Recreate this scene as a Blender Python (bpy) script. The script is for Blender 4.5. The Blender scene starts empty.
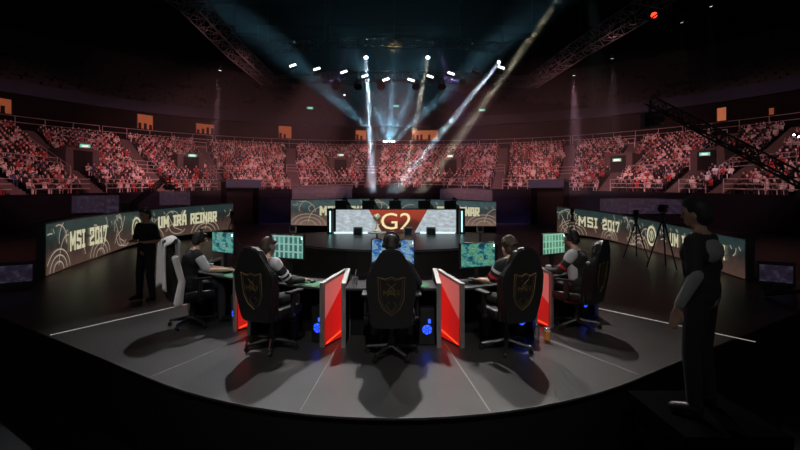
import bpy, bmesh, math, random
from math import sin, cos, pi, radians as R
from mathutils import Vector as V, Matrix
random.seed(7)
S = bpy.context.scene
COL = S.collection
F, CX, HY, CZ = 430.0, 394.0, 205.0, 1.8          # lens in pixels, axis, horizon row, eye height

def at(px, py, d):
    return V(((px - CX) * d / F, d, CZ + (HY - py) * d / F))

# ------------------------------------------------------------------ materials
def mat(name, col, rough=.5, metal=0., emi=None, es=0., spec=.5, noise=0., nscale=40., alpha=1., trans=0.):
    m = bpy.data.materials.new(name); m.use_nodes = True
    nt = m.node_tree; b = nt.nodes['Principled BSDF']
    b.inputs['Base Color'].default_value = (*col, 1)
    b.inputs['Roughness'].default_value = rough
    b.inputs['Metallic'].default_value = metal
    b.inputs['Specular IOR Level'].default_value = spec
    b.inputs['Transmission Weight'].default_value = trans
    if emi:
        b.inputs['Emission Color'].default_value = (*emi, 1)
        b.inputs['Emission Strength'].default_value = es
    if noise:
        tc = nt.nodes.new('ShaderNodeTexCoord'); n = nt.nodes.new('ShaderNodeTexNoise')
        n.inputs['Scale'].default_value = nscale; n.inputs['Detail'].default_value = 5
        nt.links.new(tc.outputs['Object'], n.inputs['Vector'])
        r = nt.nodes.new('ShaderNodeMapRange')
        r.inputs['To Min'].default_value = 1 - noise; r.inputs['To Max'].default_value = 1 + noise
        nt.links.new(n.outputs['Fac'], r.inputs['Value'])
        mx = nt.nodes.new('ShaderNodeVectorMath'); mx.operation = 'SCALE'
        mx.inputs[0].default_value = col
        nt.links.new(r.outputs[0], mx.inputs['Scale'])
        nt.links.new(mx.outputs[0], b.inputs['Base Color'])
    return m

M = {}
M['black'] = mat('black_plastic', (.012, .012, .013), .45)
M['blackm'] = mat('black_matte', (.012, .012, .013), .9, spec=.05)
M['leather'] = mat('black_leather', (.010, .0095, .0095), .5, noise=.2, nscale=60)
M['trimgrey'] = mat('brushed_grey_edge', (.30, .29, .28), .4, .5)
M['gold'] = mat('dull_gold_thread', (.13, .09, .04), .7, spec=.1)
M['glint_chrome'] = mat('glint_chrome', (.55, .55, .58), .25, 1)
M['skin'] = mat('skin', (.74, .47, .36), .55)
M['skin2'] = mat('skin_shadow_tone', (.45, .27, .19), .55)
M['hair'] = mat('dark_hair', (.012, .009, .008), .6, noise=.5, nscale=120)
M['hairb'] = mat('brown_hair', (.05, .028, .018), .6, noise=.5, nscale=120)
M['jblack'] = mat('black_jersey', (.018, .018, .02), .8)
M['jwhite'] = mat('white_jersey', (.62, .62, .64), .8)
M['jgrey'] = mat('grey_jersey', (.30, .30, .31), .8)
M['jred'] = mat('red_badge', (.6, .03, .03), .7)
M['trouser'] = mat('dark_trousers', (.02, .02, .025), .85)
M['towel'] = mat('white_cloth', (.75, .73, .72), .9, noise=.1)
M['desk'] = mat('black_desk_top', (.03, .03, .032), .35)
M['green'] = mat('green_lit_mat', (.05, .22, .10), .8, noise=.3, nscale=30)  # green light falling on the mat, put into its base colour
M['bluefan'] = mat('blue_fan_light', (.0, .0, .1), .4, emi=(.02, .07, 1), es=3.0)
M['redstrip'] = mat('red_led_strip', (.3, .02, .0), .4, emi=(1, .08, .02), es=1.6)
M['white'] = mat('white_plastic', (.6, .6, .6), .4)
M['clear'] = mat('clear_plastic', (.8, .85, .88), .1, trans=.85)
M['beer'] = mat('amber_beer', (.8, .30, .04), .2, emi=(.9, .3, .04), es=0.)
M['foam'] = mat('beer_foam', (.85, .75, .6), .9)
M['trophy'] = mat('pale_gold_trophy', (.85, .72, .48), .35, .3)
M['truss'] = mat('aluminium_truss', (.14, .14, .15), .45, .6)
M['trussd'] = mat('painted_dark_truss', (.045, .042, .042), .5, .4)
M['platform'] = mat('dark_platform', (.030, .036, .038), .32, noise=.15, nscale=3)
M['skirt'] = mat('platform_skirt', (.016, .011, .011), .6)
M['concrete'] = mat('stand_concrete', (.014, .011, .012), .95, spec=.05, noise=.25, nscale=1.2)
M['aisle'] = mat('pale_concrete_steps', (.12, .10, .10), .95, spec=.05, noise=.2, nscale=2)
M['wallg'] = mat('dark_barrier', (.007, .0075, .012), .9, spec=.05, noise=.15, nscale=.7)
M['ceil'] = mat('black_roof', (.010, .010, .011), .95, spec=0)
M['rail'] = mat('galvanised_rail', (.40, .34, .34), .5, .2)
M['upper'] = mat('upper_stand_concrete', (.014, .014, .016), .9, spec=0)
M['pit'] = mat('dark_pit_floor', (.045, .045, .046), .95, spec=0)
M['fascia'] = mat('balcony_fascia', (.03, .045, .08), .8, noise=.2, nscale=.6)
M['seatd'] = mat('dark_seat', (.028, .024, .027), .6)
M['lamp'] = mat('lamp_white', (1, 1, 1), .3, emi=(.85, .93, 1), es=3.2)
M['lampb'] = mat('lamp_beam', (1, 1, 1), .3, emi=(.62, .82, 1), es=14)
M['lampr'] = mat('lamp_red', (1, .1, .1), .3, emi=(1, .05, .02), es=2.5)
M['exit'] = mat('exit_sign_green', (.1, .5, .4), .3, emi=(.16, .72, .55), es=.55)
M['exitw'] = mat('exit_sign_white', (.8, .9, .8), .3, emi=(.75, 1, .9), es=.8)
M['orange'] = mat('lit_room', (.6, .25, .1), .6, emi=(1, .30, .10), es=.10)
M['orangeb'] = mat('brightly_lit_room', (.6, .25, .1), .6, emi=(1, .30, .12), es=.28)
M['strip'] = mat('white_floor_strip', (.7, .66, .62), .4, emi=(.9, .82, .76), es=.30)
M['seam'] = mat('floor_joint', (.22, .21, .20), .5)
M['cyanstrip'] = mat('cyan_led_strip', (.5, .8, .8), .3, emi=(.55, .95, .95), es=1.5)
M['vom'] = mat('dark_tunnel', (.01, .01, .012), .9)
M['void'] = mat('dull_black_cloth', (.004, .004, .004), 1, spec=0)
M['blueroof'] = mat('blue_tunnel_cover', (.02, .05, .10), .6)

def floor_mat():
    m = mat('stage_deck', (.05, .05, .05), .38); nt = m.node_tree; b = nt.nodes['Principled BSDF']
    tc = nt.nodes.new('ShaderNodeTexCoord')
    n = nt.nodes.new('ShaderNodeTexNoise'); n.inputs['Scale'].default_value = 1.1; n.inputs['Detail'].default_value = 8
    n2 = nt.nodes.new('ShaderNodeTexNoise'); n2.inputs['Scale'].default_value = 60; n2.inputs['Detail'].default_value = 3
    nt.links.new(tc.outputs['Object'], n.inputs['Vector']); nt.links.new(tc.outputs['Object'], n2.inputs['Vector'])
    cr = nt.nodes.new('ShaderNodeValToRGB'); e = cr.color_ramp.elements
    e[0].position = .3; e[0].color = (.032, .031, .031, 1); e[1].position = .75; e[1].color = (.056, .053, .052, 1)
    nt.links.new(n.outputs['Fac'], cr.inputs[0]); nt.links.new(cr.outputs[0], b.inputs['Base Color'])
    r = nt.nodes.new('ShaderNodeMapRange'); r.inputs['To Min'].default_value = .25; r.inputs['To Max'].default_value = .48
    nt.links.new(n2.outputs['Fac'], r.inputs['Value']); nt.links.new(r.outputs[0], b.inputs['Roughness'])
    return m
M['floor'] = floor_mat()

def screen_mat(name, kind, stops, scale=8, es=1.):
    m = bpy.data.materials.new(name); m.use_nodes = True; nt = m.node_tree; b = nt.nodes['Principled BSDF']
    b.inputs['Base Color'].default_value = (.01, .01, .01, 1); b.inputs['Roughness'].default_value = .35
    tc = nt.nodes.new('ShaderNodeTexCoord')
    cr = nt.nodes.new('ShaderNodeValToRGB')
    el = cr.color_ramp.elements
    while len(el) < len(stops): el.new(.5)
    for i, (p, c) in enumerate(stops): el[i].position = p; el[i].color = (*c, 1)
    if kind == 'noise':
        t = nt.nodes.new('ShaderNodeTexNoise'); t.inputs['Scale'].default_value = scale; t.inputs['Detail'].default_value = 6
        t.inputs['Roughness'].default_value = .65
        nt.links.new(tc.outputs['UV'], t.inputs['Vector']); nt.links.new(t.outputs['Fac'], cr.inputs[0])
    elif kind == 'brick':
        t = nt.nodes.new('ShaderNodeTexBrick'); t.inputs['Scale'].default_value = 1; t.offset = 0
        t.inputs['Brick Width'].default_value = .14; t.inputs['Row Height'].default_value = .31
        t.inputs['Mortar Size'].default_value = .03
        t.inputs['Color1'].default_value = (.15, .15, .15, 1); t.inputs['Color2'].default_value = (.6, .6, .6, 1)
        t.inputs['Mortar'].default_value = (1, 1, 1, 1)
        nt.links.new(tc.outputs['UV'], t.inputs['Vector'])
        n = nt.nodes.new('ShaderNodeTexNoise'); n.inputs['Scale'].default_value = 22
        nt.links.new(tc.outputs['UV'], n.inputs['Vector'])
        mu = nt.nodes.new('ShaderNodeMath'); mu.operation = 'MULTIPLY_ADD'; mu.inputs[2].default_value = 0
        nt.links.new(t.outputs['Color'], mu.inputs[0]); 
        ad = nt.nodes.new('ShaderNodeMath'); ad.operation = 'ADD'; ad.inputs[1].default_value = .35
        nt.links.new(n.outputs['Fac'], ad.inputs[0]); nt.links.new(ad.outputs[0], mu.inputs[1])
        nt.links.new(mu.outputs[0], cr.inputs[0])
    elif kind == 'vgrad':
        sp = nt.nodes.new('ShaderNodeSeparateXYZ'); nt.links.new(tc.outputs['UV'], sp.inputs[0])
        n = nt.nodes.new('ShaderNodeTexNoise'); n.inputs['Scale'].default_value = scale; n.inputs['Detail'].default_value = 4
        nt.links.new(tc.outputs['UV'], n.inputs['Vector'])
        mr = nt.nodes.new('ShaderNodeMapRange'); mr.inputs['To Min'].default_value = -.35; mr.inputs['To Max'].default_value = .35
        nt.links.new(n.outputs['Fac'], mr.inputs['Value'])
        ad = nt.nodes.new('ShaderNodeMath'); nt.links.new(sp.outputs['Y'], ad.inputs[0]); nt.links.new(mr.outputs[0], ad.inputs[1])
        nt.links.new(ad.outputs[0], cr.inputs[0])
    nt.links.new(cr.outputs[0], b.inputs['Emission Color']); b.inputs['Emission Strength'].default_value = es
    return m
M['scr_map'] = screen_mat('screen_green_map', 'noise', [(.38, (.004, .035, .06)), (.47, (.02, .18, .20)), (.52, (.16, .42, .30)), (.57, (.02, .13, .05)), (.66, (.35, .5, .25))], 4, .85)
M['scr_map2'] = screen_mat('screen_blue_map', 'noise', [(.38, (.01, .04, .16)), (.47, (.03, .14, .4)), (.53, (.25, .5, .7)), (.58, (.2, .13, .06)), (.66, (.5, .6, .6))], 4, .85)
M['scr_map3'] = screen_mat('screen_teal_map', 'noise', [(.38, (.01, .05, .08)), (.47, (.03, .2, .24)), (.53, (.2, .48, .32)), (.58, (.03, .11, .2)), (.66, (.45, .55, .4))], 4, .85)
M['scr_tab'] = screen_mat('screen_table', 'brick', [(.0, (.02, .06, .07)), (.3, (.05, .16, .16)), (.6, (.15, .42, .38)), (.95, (.35, .62, .50))], 1, .8)
M['scr_tab2'] = screen_mat('screen_table_green', 'brick', [(.0, (.03, .09, .06)), (.3, (.08, .25, .16)), (.6, (.20, .55, .38)), (.95, (.38, .72, .50))], 1, .8)
M['led'] = screen_mat('led_art', 'vgrad', [(.0, (.15, .085, .065)), (.35, (.095, .055, .045)), (.6, (.022, .034, .034)), (.85, (.035, .075, .075)), (1, (.028, .05, .055))], 6, .48)
M['ledb'] = screen_mat('led_art_bright', 'vgrad', [(.0, (.32, .19, .15)), (.35, (.17, .11, .095)), (.6, (.05, .07, .07)), (.85, (.09, .15, .15)), (1, (.06, .10, .11))], 6, .6)
M['ledice'] = screen_mat('led_ice', 'noise', [(.3, (.26, .32, .36)), (.5, (.42, .48, .52)), (.7, (.62, .68, .72))], 9, 1.0)
M['ledred'] = screen_mat('led_red', 'vgrad', [(.0, (.10, .025, .015)), (.35, (.09, .02, .012)), (.6, (.35, .045, .025)), (1, (.42, .06, .03))], 3, .8)
M['ledtxt'] = mat('led_letters', (0, 0, 0), .5, emi=(.58, .55, .36), es=.95)
M['ledline'] = mat('led_lines', (0, 0, 0), .5, emi=(.48, .40, .30), es=.75)
M['ledtxt2'] = mat('led_gold_letters', (0, 0, 0), .5, emi=(.95, .78, .42), es=1.0)
M['purple'] = screen_mat('dim_purple_screen', 'noise', [(.3, (.02, .015, .035)), (.5, (.05, .035, .075)), (.62, (.13, .11, .17))], 5, .25)

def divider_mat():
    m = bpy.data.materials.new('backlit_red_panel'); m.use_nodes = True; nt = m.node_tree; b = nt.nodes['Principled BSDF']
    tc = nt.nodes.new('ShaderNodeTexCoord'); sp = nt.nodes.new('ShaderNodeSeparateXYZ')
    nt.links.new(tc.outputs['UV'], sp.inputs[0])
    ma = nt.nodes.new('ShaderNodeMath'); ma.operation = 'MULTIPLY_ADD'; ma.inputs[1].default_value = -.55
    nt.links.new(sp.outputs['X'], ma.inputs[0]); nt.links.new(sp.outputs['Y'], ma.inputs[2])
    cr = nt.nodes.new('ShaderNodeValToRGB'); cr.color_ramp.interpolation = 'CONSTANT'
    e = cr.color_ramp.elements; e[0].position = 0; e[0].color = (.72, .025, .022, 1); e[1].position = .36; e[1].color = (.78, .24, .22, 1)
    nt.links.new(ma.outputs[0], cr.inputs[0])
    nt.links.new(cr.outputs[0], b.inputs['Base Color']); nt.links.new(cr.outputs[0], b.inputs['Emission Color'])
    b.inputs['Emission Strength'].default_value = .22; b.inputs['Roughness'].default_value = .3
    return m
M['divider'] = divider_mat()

# ------------------------------------------------------------------ mesh helpers
def empty(name, loc=(0, 0, 0), rz=0):
    o = bpy.data.objects.new(name, None); COL.objects.link(o); o.location = loc; o.rotation_euler = (0, 0, rz)
    o.empty_display_size = .1
    return o
def tag(o, label=None, cat=None, group=None, kind=None):
    if label: o['label'] = label
    if cat: o['category'] = cat
    if group: o['group'] = group
    if kind: o['kind'] = kind
    return o
def thing(name, label, cat, loc=(0, 0, 0), rz=0, group=None):
    return tag(empty(name, loc, rz), label, cat, group)

class MB:
    def __init__(s): s.b = bmesh.new(); s.uv = None
    def box(s, c, d, rz=0, rx=0, ry=0, bev=0):
        r = bmesh.ops.create_cube(s.b, size=1)
        mt = Matrix.Translation(c) @ Matrix.Rotation(rz, 4, 'Z') @ Matrix.Rotation(rx, 4, 'X') @ Matrix.Rotation(ry, 4, 'Y') @ Matrix.Diagonal((*d, 1))
        bmesh.ops.transform(s.b, matrix=mt, verts=r['verts'])
        if bev:
            ed = list({e for v in r['verts'] for e in v.link_edges})
            bmesh.ops.bevel(s.b, geom=ed, offset=bev, segments=2, affect='EDGES', profile=.6)
        return s
    def tube(s, a, b, r, r2=None, n=8, caps=True):
        a, b = V(a), V(b); d = b - a; L = d.length
        if L < 1e-6: return s
        q = d.to_track_quat('Z', 'Y').to_matrix().to_4x4()
        bmesh.ops.create_cone(s.b, cap_ends=caps, segments=n, radius1=r, radius2=r if r2 is None else r2, depth=L,
                              matrix=Matrix.Translation((a + b) / 2) @ q)
        return s
    def path(s, pts, r, n=6):
        for a, b in zip(pts, pts[1:]): s.tube(a, b, r, n=n)
        return s
    def ell(s, c, r, n=2, rz=0):
        rr = (r, r, r) if isinstance(r, (int, float)) else r
        bmesh.ops.create_icosphere(s.b, subdivisions=n, radius=1, matrix=Matrix.Translation(c) @ Matrix.Rotation(rz, 4, 'Z') @ Matrix.Diagonal((*rr, 1)))
        return s
    def lathe(s, prof, c=(0, 0, 0), n=20):
        rings = []
        for r, z in prof:
            rings.append([s.b.verts.new((c[0] + r * cos(2 * pi * i / n), c[1] + r * sin(2 * pi * i / n), c[2] + z)) for i in range(n)])
        for A, B in zip(rings, rings[1:]):
            for i in range(n): s.b.faces.new((A[i], A[(i + 1) % n], B[(i + 1) % n], B[i]))
        s.b.faces.new(rings[0][::-1]); s.b.faces.new(rings[-1])
        return s
    def poly(s, pts):
        s.b.faces.new([s.b.verts.new(p) for p in pts]); return s
    def prism(s, pts, off):
        """pts: 3d outline, off: extrusion vector"""
        off = V(off); n = len(pts)
        A = [s.b.verts.new(p) for p in pts]; B = [s.b.verts.new(V(p) + off) for p in pts]
        s.b.faces.new(A[::-1]); s.b.faces.new(B)
        for i in range(n): s.b.faces.new((A[i], A[(i + 1) % n], B[(i + 1) % n], B[i]))
        return s
    def build(s, name, m, parent=None, smooth=False, recalc=True):
        if recalc: bmesh.ops.recalc_face_normals(s.b, faces=s.b.faces)
        me = bpy.data.meshes.new(name); s.b.to_mesh(me); s.b.free()
        me.materials.append(m)
        if smooth: me.shade_smooth()
        o = bpy.data.objects.new(name, me); COL.objects.link(o)
        if parent: o.parent = parent
        return o

def children(o): return [c for c in COL.objects if c.parent == o]
def copy_tree(o, parent=None):
    c = o.copy(); COL.objects.link(c); c.parent = parent
    for ch in children(o): copy_tree(ch, c)
    return c

def set_uv_quad(o, fn):
    me = o.data; uv = me.uv_layers.new(name='UVMap')
    for l in me.loops: uv.data[l.index].uv = fn(me.vertices[l.vertex_index].co)

FONTC = bpy.data.curves.new('fontc', 'FONT')
def text_mesh(txt, bold=.0):
    """verts (x,y) scaled to 0..1 in x and 0..1 in y, plus faces"""
    FONTC.body = txt; FONTC.offset = bold; FONTC.resolution_u = 3
    o = bpy.data.objects.new('t', FONTC); COL.objects.link(o)
    dg = bpy.context.evaluated_depsgraph_get(); me = bpy.data.meshes.new_from_object(o.evaluated_get(dg))
    COL.objects.unlink(o); bpy.data.objects.remove(o)
    xs = [v.co.x for v in me.vertices]; x0, x1 = min(xs), max(xs)
    vs = [((v.co.x - x0) / (x1 - x0), v.co.y / .7) for v in me.vertices]
    fs = [tuple(p.vertices) for p in me.polygons]
    bpy.data.meshes.remove(me)
    return vs, fs
GL = {'M': (1.25, [[(0, 0), (0, 1), (.5, .35), (1, 1), (1, 0)]]), 'S': (1, [[(1, .88), (1, 1), (0, 1), (0, .54), (1, .46), (1, 0), (0, 0), (0, .12)]]),
      'I': (.5, [[(.5, 0), (.5, 1)], [(0, 0), (1, 0)], [(0, 1), (1, 1)]]), '2': (1, [[(0, .78), (0, 1), (1, 1), (1, .56), (0, .34), (0, 0), (1, 0)]]), '0': (1, [[(0, 0), (0, 1), (1, 1), (1, 0), (0, 0)]]),
      '1': (.5, [[(.0, .8), (.5, 1), (.5, 0)], [(0, 0), (1, 0)]]), '7': (1, [[(0, .8), (0, 1), (1, 1), (.35, 0)]]), 'U': (1, [[(0, 1), (0, 0), (1, 0), (1, 1)]]),
      'R': (1, [[(0, 0), (0, 1), (1, 1), (1, .52), (0, .46)], [(.45, .48), (1, 0)]]), 'A': (1, [[(0, 0), (.12, 1), (.88, 1), (1, 0)], [(.05, .36), (.95, .36)]]),
      'Á': (1, [[(0, 0), (.12, 1), (.88, 1), (1, 0)], [(.05, .36), (.95, .36)], [(.4, 1.2), (.7, 1.42)]]), 'E': (.9, [[(1, 1), (0, 1), (0, 0), (1, 0)], [(0, .5), (.8, .5)]]),
      'N': (1.05, [[(0, 0), (0, 1), (1, 0), (1, 1)]])}
def stroke_text(txt, aspect):
    """squared condensed letters; aspect = total width / letter height"""
    units = [(.6 if c == ' ' else GL[c][0]) for c in txt]; gap = .34; tot = sum(units) + gap * (len(txt) - 1)
    k = 1 / tot; w = .21; vs, fs = [], []; x = 0
    for c, u in zip(txt, units):
        if c != ' ':
            for line in GL[c][1]:
                P_ = [V(((x + u * (.1 + .8 * a)) * k * aspect, .08 + .84 * b)) for a, b in line]
                for a, b in zip(P_, P_[1:]):
                    d = (b - a).normalized(); n = V((-d.y, d.x)) * w / 2; a2, b2 = a - d * w / 2, b + d * w / 2; o0 = len(vs)
                    for f in (0, .5, 1):
                        for q in (a2.lerp(b2, f) + n, a2.lerp(b2, f) - n): vs.append((q.x / aspect, q.y))
                    fs += [(o0, o0 + 1, o0 + 3, o0 + 2), (o0 + 2, o0 + 3, o0 + 5, o0 + 4)]
        x += u + gap
    return vs, fs
def mapped(name, vs, fs, fn, m, parent):
    me = bpy.data.meshes.new(name); me.from_pydata([fn(x, y) for x, y in vs], [], fs); me.materials.append(m)
    o = bpy.data.objects.new(name, me); COL.objects.link(o)
    if parent: o.parent = parent
    return o

# ------------------------------------------------------------------ setting
def stage_drop(x):
    x = abs(x)
    return .13 * x * x if x < 2.5 else .8125 + .65 * (x - 2.5)
xs = [i * .25 for i in range(-64, 65)]
front = [(x, 3.63 + stage_drop(x)) for x in xs]
deck_top = front + [(26, front[-1][1]), (26, 47), (-26, 47), (-26, front[0][1])]
mb = MB(); mb.prism([(x, y, -.02) for x, y in deck_top], (0, 0, .02))
tag(mb.build('floor', M['floor']), kind='structure')
mb = MB()
for a, b in zip(front, front[1:]):
    mb.prism([(a[0], a[1] + .05, -.9), (b[0], b[1] + .05, -.9), (b[0], b[1] + .05, -.02), (a[0], a[1] + .05, -.02)], (0, .04, 0))
tag(mb.build('wall_stage_front', M['blackm']), kind='structure')
mb = MB(); mb.box((0, 6, -.95), (70, 40, .1)); tag(mb.build('floor_pit', M['pit']), kind='structure')
# deck joints, radial
def strip(a, b, w, z, m, name):
    a, b = V((*a, 0)), V((*b, 0)); d = (b - a).normalized(); n = V((-d.y, d.x, 0)) * w / 2
    mb = MB(); mb.prism([a + n, b + n, b - n, a - n], (0, 0, z)); return tag(mb.build(name, m), kind='structure')
for i, (a, b, w) in enumerate([((.66, 5.6), (.84, 3.74), .013), ((-.71, 5.6), (-.82, 3.76), .006), ((1.8, 6.3), (2.62, 4.52), .012), ((-1.95, 6.0), (-2.55, 4.5), .008)]):
    strip(a, b, w, .003, M['seam'], 'trim_%d' % (i + 1))
strip((3.35, 7.8), (4.75, 5.65), .028, .004, M['strip'], 'trim_5')
strip((-3.6, 8.1), (-4.75, 5.95), .022, .004, M['strip'], 'trim_6')

# ---- bowl
BC = (0., 22.)
def ring(r, th):                                   # th from the back direction, + to the right
    return BC[0] + r * sin(th), BC[1] + r * cos(th)
def z_in(th): return 3.6 - 1.31 * (abs(math.degrees(th)) / 80.) ** 1.3
NR, PITCH, RISE = 20, .70, .295
TH = R(98)
def arcs(t0, t1, n): return [t0 + (t1 - t0) * i / n for i in range(n + 1)]
def sweep(prof_fn, t0, t1, n, name, m, parent=None, closed=True):
    """prof_fn(th)-> list of (r,z)"""
    b = bmesh.new(); rows = []
    for th in arcs(t0, t1, n):
        rows.append([b.verts.new((*ring(r, th), z)) for r, z in prof_fn(th)])
    k = len(rows[0])
    for A, B in zip(rows, rows[1:]):
        for i in range(k if closed else k - 1):
            b.faces.new((A[i], A[(i + 1) % k], B[(i + 1) % k], B[i]))
    if closed: b.faces.new(rows[0]); b.faces.new(rows[-1][::-1])
    o = MB.__new__(MB); o.b = b
    return o.build(name, m, parent)
def terr(th):
    z = z_in(th); p = []
    for i in range(NR + 2):
        r = 24 + i * PITCH; p += [(r, z + i * RISE), (r + PITCH, z + i * RISE)]
    p += [(p[-1][0], z - .5), (24, z - .5)]
    return p
tag(sweep(terr, -TH, TH, 90, 'lower_terrace', M['concrete']), kind='structure')
tag(sweep(lambda th: [(23.7, -.1), (24.0, -.1), (24.0, z_in(th) + .12), (23.7, z_in(th) + .12)], -TH, TH, 90, 'wall_arena', M['wallg']), kind='structure')
RT = 24 + (NR + 2) * PITCH                         # 39.7 top of the lower terrace
def zt(th): return z_in(th) + (NR + 1) * RISE
tag(sweep(lambda th: [(RT, 2), (RT + .3, 2), (RT + .3, zt(th) + 3.4), (RT, zt(th) + 3.4)], -TH, TH, 80, 'wall_concourse', M['concrete']), kind='structure')
tag(sweep(lambda th: [(RT - .6, zt(th) + 3.2), (RT + .4, zt(th) + 3.2), (RT + .4, zt(th) + 4.4), (RT - .6, zt(th) + 4.4)], -TH, TH, 80, 'trim_balcony', M['fascia']), kind='structure')
def uterr(th):
    z = zt(th) + 4.0; p = []
    for i in range(22):
        r = RT + .4 + i * .85; p += [(r, z + i * .5), (r + .85, z + i * .5)]
    p += [(p[-1][0], z - .6), (RT + .4, z - .6)]
    return p
tag(sweep(uterr, -TH, TH, 70, 'upper_terrace', M['upper']), kind='structure')
tag(sweep(lambda th: [(RT + 19, 2), (RT + 19.4, 2), (RT + 19.4, 31), (RT + 19, 31)], -TH, TH, 60, 'wall_rear', M['ceil']), kind='structure')
mb = MB(); mb.box((0, 30, 31.2), (130, 120, .4))
for i in range(9): mb.box((0, -10 + i * 10, 30.4), (120, .5, 1.4))
tag(mb.build('ceiling', M['ceil']), kind='structure')

def th_of(px, r):                                  # bearing on ring r seen at column px
    k = (px - CX) / F; a = k * k + 1; b = -2 * BC[1]; c = BC[1] ** 2 - r * r
    d = (-b + math.sqrt(b * b - 4 * a * c)) / (2 * a)
    return math.atan2(k * d, d - BC[1])
# aisles with pale steps
aisle_px = [(20, 60), (97, 128), (165, 182), (224, 232), (296, 327), (370, 378), (497, 463), (560, 567), (604, 632), (672, 690), (716, 742)]
aisles = []
for i, (pb, pt) in enumerate(aisle_px):
    t0, t1 = th_of(pb, 24), th_of(pt, 37)
    if abs(t1 - t0) > .12: t1 = t0 + math.copysign(.06, t1 - t0)
    aisles.append((t0, t1))
    mb = MB()
    for k in range(NR * 2):
        f = k / (NR * 2); th = t0 + (t1 - t0) * f; r = 24 + k * PITCH / 2; x, y = ring(r + PITCH / 4, th)
        mb.box((x, y, z_in(th) + k * RISE / 2 + RISE / 4), (1.15, PITCH / 2, RISE / 2 + .1), rz=-th)
    tag(mb.build('stair_aisle', M['aisle']), kind='structure')
voms = [(62, 'far left'), (180, 'left'), (338, 'centre left'), (453, 'centre right'), (631, 'right'), (728, 'far right')]
vth = [th_of(px, 24 + 11 * PITCH) for px, _ in voms]
def in_aisle(th, row):
    for a, b in aisles:
        t = a + (b - a) * row / NR
        if abs(th - t) * (24 + row * PITCH) < .75: return True
    return False
def in_vom(th, row):
    if 6 <= row <= 11:
        for t in vth:
            if abs(th - t) * (24 + row * PITCH) < 1.35: return True
    return False
tk = M['vom']
for (px, nm), th in zip(voms, vth):
    mb = MB(); r0 = 24 + 6 * PITCH; zb = z_in(th) + 6 * RISE; x, y = ring(r0 + 2.1, th)
    mb.box((x, y, zb + 1.05), (2.5, 3.6, 1.9), rz=-th)
    tag(mb.build('stand_entrance_wall', M['aisle']), kind='structure')
    mb = MB(); x, y = ring(r0 + .28, th); mb.box((x, y, zb + .95), (1.4, .06, 1.7), rz=-th)  # dark slab on the solid block, the opening's shade put into colour
    tag(mb.build('stand_entrance_shade', M['vom']), kind='structure')

# tunnels through the barrier, with blue covers
for px, lab in ((239, 'left'), (551, 'right')):
    th = th_of(px, 23); x, y = ring(22.6, th)
    t = thing('tunnel_canopy', 'black box canopy with blue top over the arena tunnel, %s of the centre stand' % lab, 'canopy', (x, y, 0), -th)
    mb = MB()
    for sx in (-1.45, 1.45): mb.box((sx, 0, 1.95), (.1, 1.6, 3.9))
    mb.box((0, .7, 1.95), (2.9, .1, 3.9)); mb.build('frame', M['blackm'], t)
    mb = MB(); mb.box((0, -.05, 4.0), (3.2, 1.9, .22)); mb.box((0, -.95, 3.7), (3.2, .06, .7)); mb.build('cover', M['blueroof'], t)

# ---- railings
def railing(pts, h, label, group, n_h=3, post_every=2, name='guard_rail'):
    t = thing(name, label, 'railing', pts[0], 0, group); o = V(pts[0])
    L = [V(p) - o for p in pts]; mb = MB()
    for k in range(n_h):
        z = h * (k + 1) / n_h
        mb.path([p + V((0, 0, z)) for p in L], .035, 5)
    mb.build('rail', M['rail'], t)
    pm = MB().tube((0, 0, 0), (0, 0, h), .035, n=5).build('post', M['rail'], t)
    first = True
    for i in range(0, len(L), post_every):
        if first: pm.location = L[i]; first = False
        else:
            c = pm.copy(); COL.objects.link(c); c.location = L[i]
    return t
edges = sorted([-R(92)] + [a for a, b in aisles] + [R(92)])
names = ['far left end', 'left end', 'left', 'left of the left tunnel', 'right of the left tunnel', 'centre left', 'centre', 'centre right', 'left of the right tunnel', 'right of the right tunnel', 'right', 'far right end']
for i, (a, b) in enumerate(zip(edges, edges[1:])):
    a += .025; b -= .025
    n = max(2, int((b - a) * 24 / 1.2))
    pts = [(*ring(23.85, t), z_in(t) + .12) for t in arcs(a, b, n)]
    railing(pts, 1.0, 'pink-lit front guard rail of the lower stand, %s section' % names[min(i, 11)], 'front guard rails', 3, 2)
for i in range(10):
    a = -R(88) + i * R(17.6); b = a + R(17.2); n = 10
    pts = [(*ring(RT - .8, t), zt(t)) for t in arcs(a, b, n)]
    railing(pts, 1.1, 'guard rail along the top of the lower stand, section %s from the left' % ['first', 'second', 'third', 'fourth', 'fifth', 'sixth', 'seventh', 'eighth', 'ninth', 'tenth'][i], 'upper guard rails', 2, 2)
for (px, nm), th in zip(voms, vth):
    hw = 1.75
    for sgn in (-1, 1):
        pts = []
        for row in (4, 6, 9, 11, 13):
            r = 24 + row * PITCH; t = th + sgn * hw / r; pts.append((*ring(r, t), z_in(t) + row * RISE))
        railing(pts, 1.0, 'sloping handrail on the %s side of the %s stand entrance' % ('left' if sgn < 0 else 'right', nm), 'stand entrance handrails', 3, 1)
    r = 24 + 6 * PITCH
    pts = [(*ring(r - .1, th + k * 1.7 / r), z_in(th) + 6 * RISE) for k in (-3.6, -2.4, -1.2, 0, 1.2, 2.4, 3.6)]
    pts = [(x, y, z + (2.4 if abs(k) < 1.0 else 0)) for (x, y, z), k in zip(pts, (-3.6, -2.4, -1.2, 0, 1.2, 2.4, 3.6))]
    for half, w in ((pts[:3], 'left'), (pts[4:], 'right')):
        railing(half, 1.0, 'short level rail %s of the %s stand entrance' % (w, nm), 'mid stand rails', 3, 1)
    pts = [(*ring(r + .3, th + k / r), z_in(th) + 6 * RISE + 2.4) for k in (-1.45, 0, 1.45)]
    railing(pts, .9, 'rail on top of the %s stand entrance' % nm, 'stand entrance top rails', 2, 1)

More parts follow.
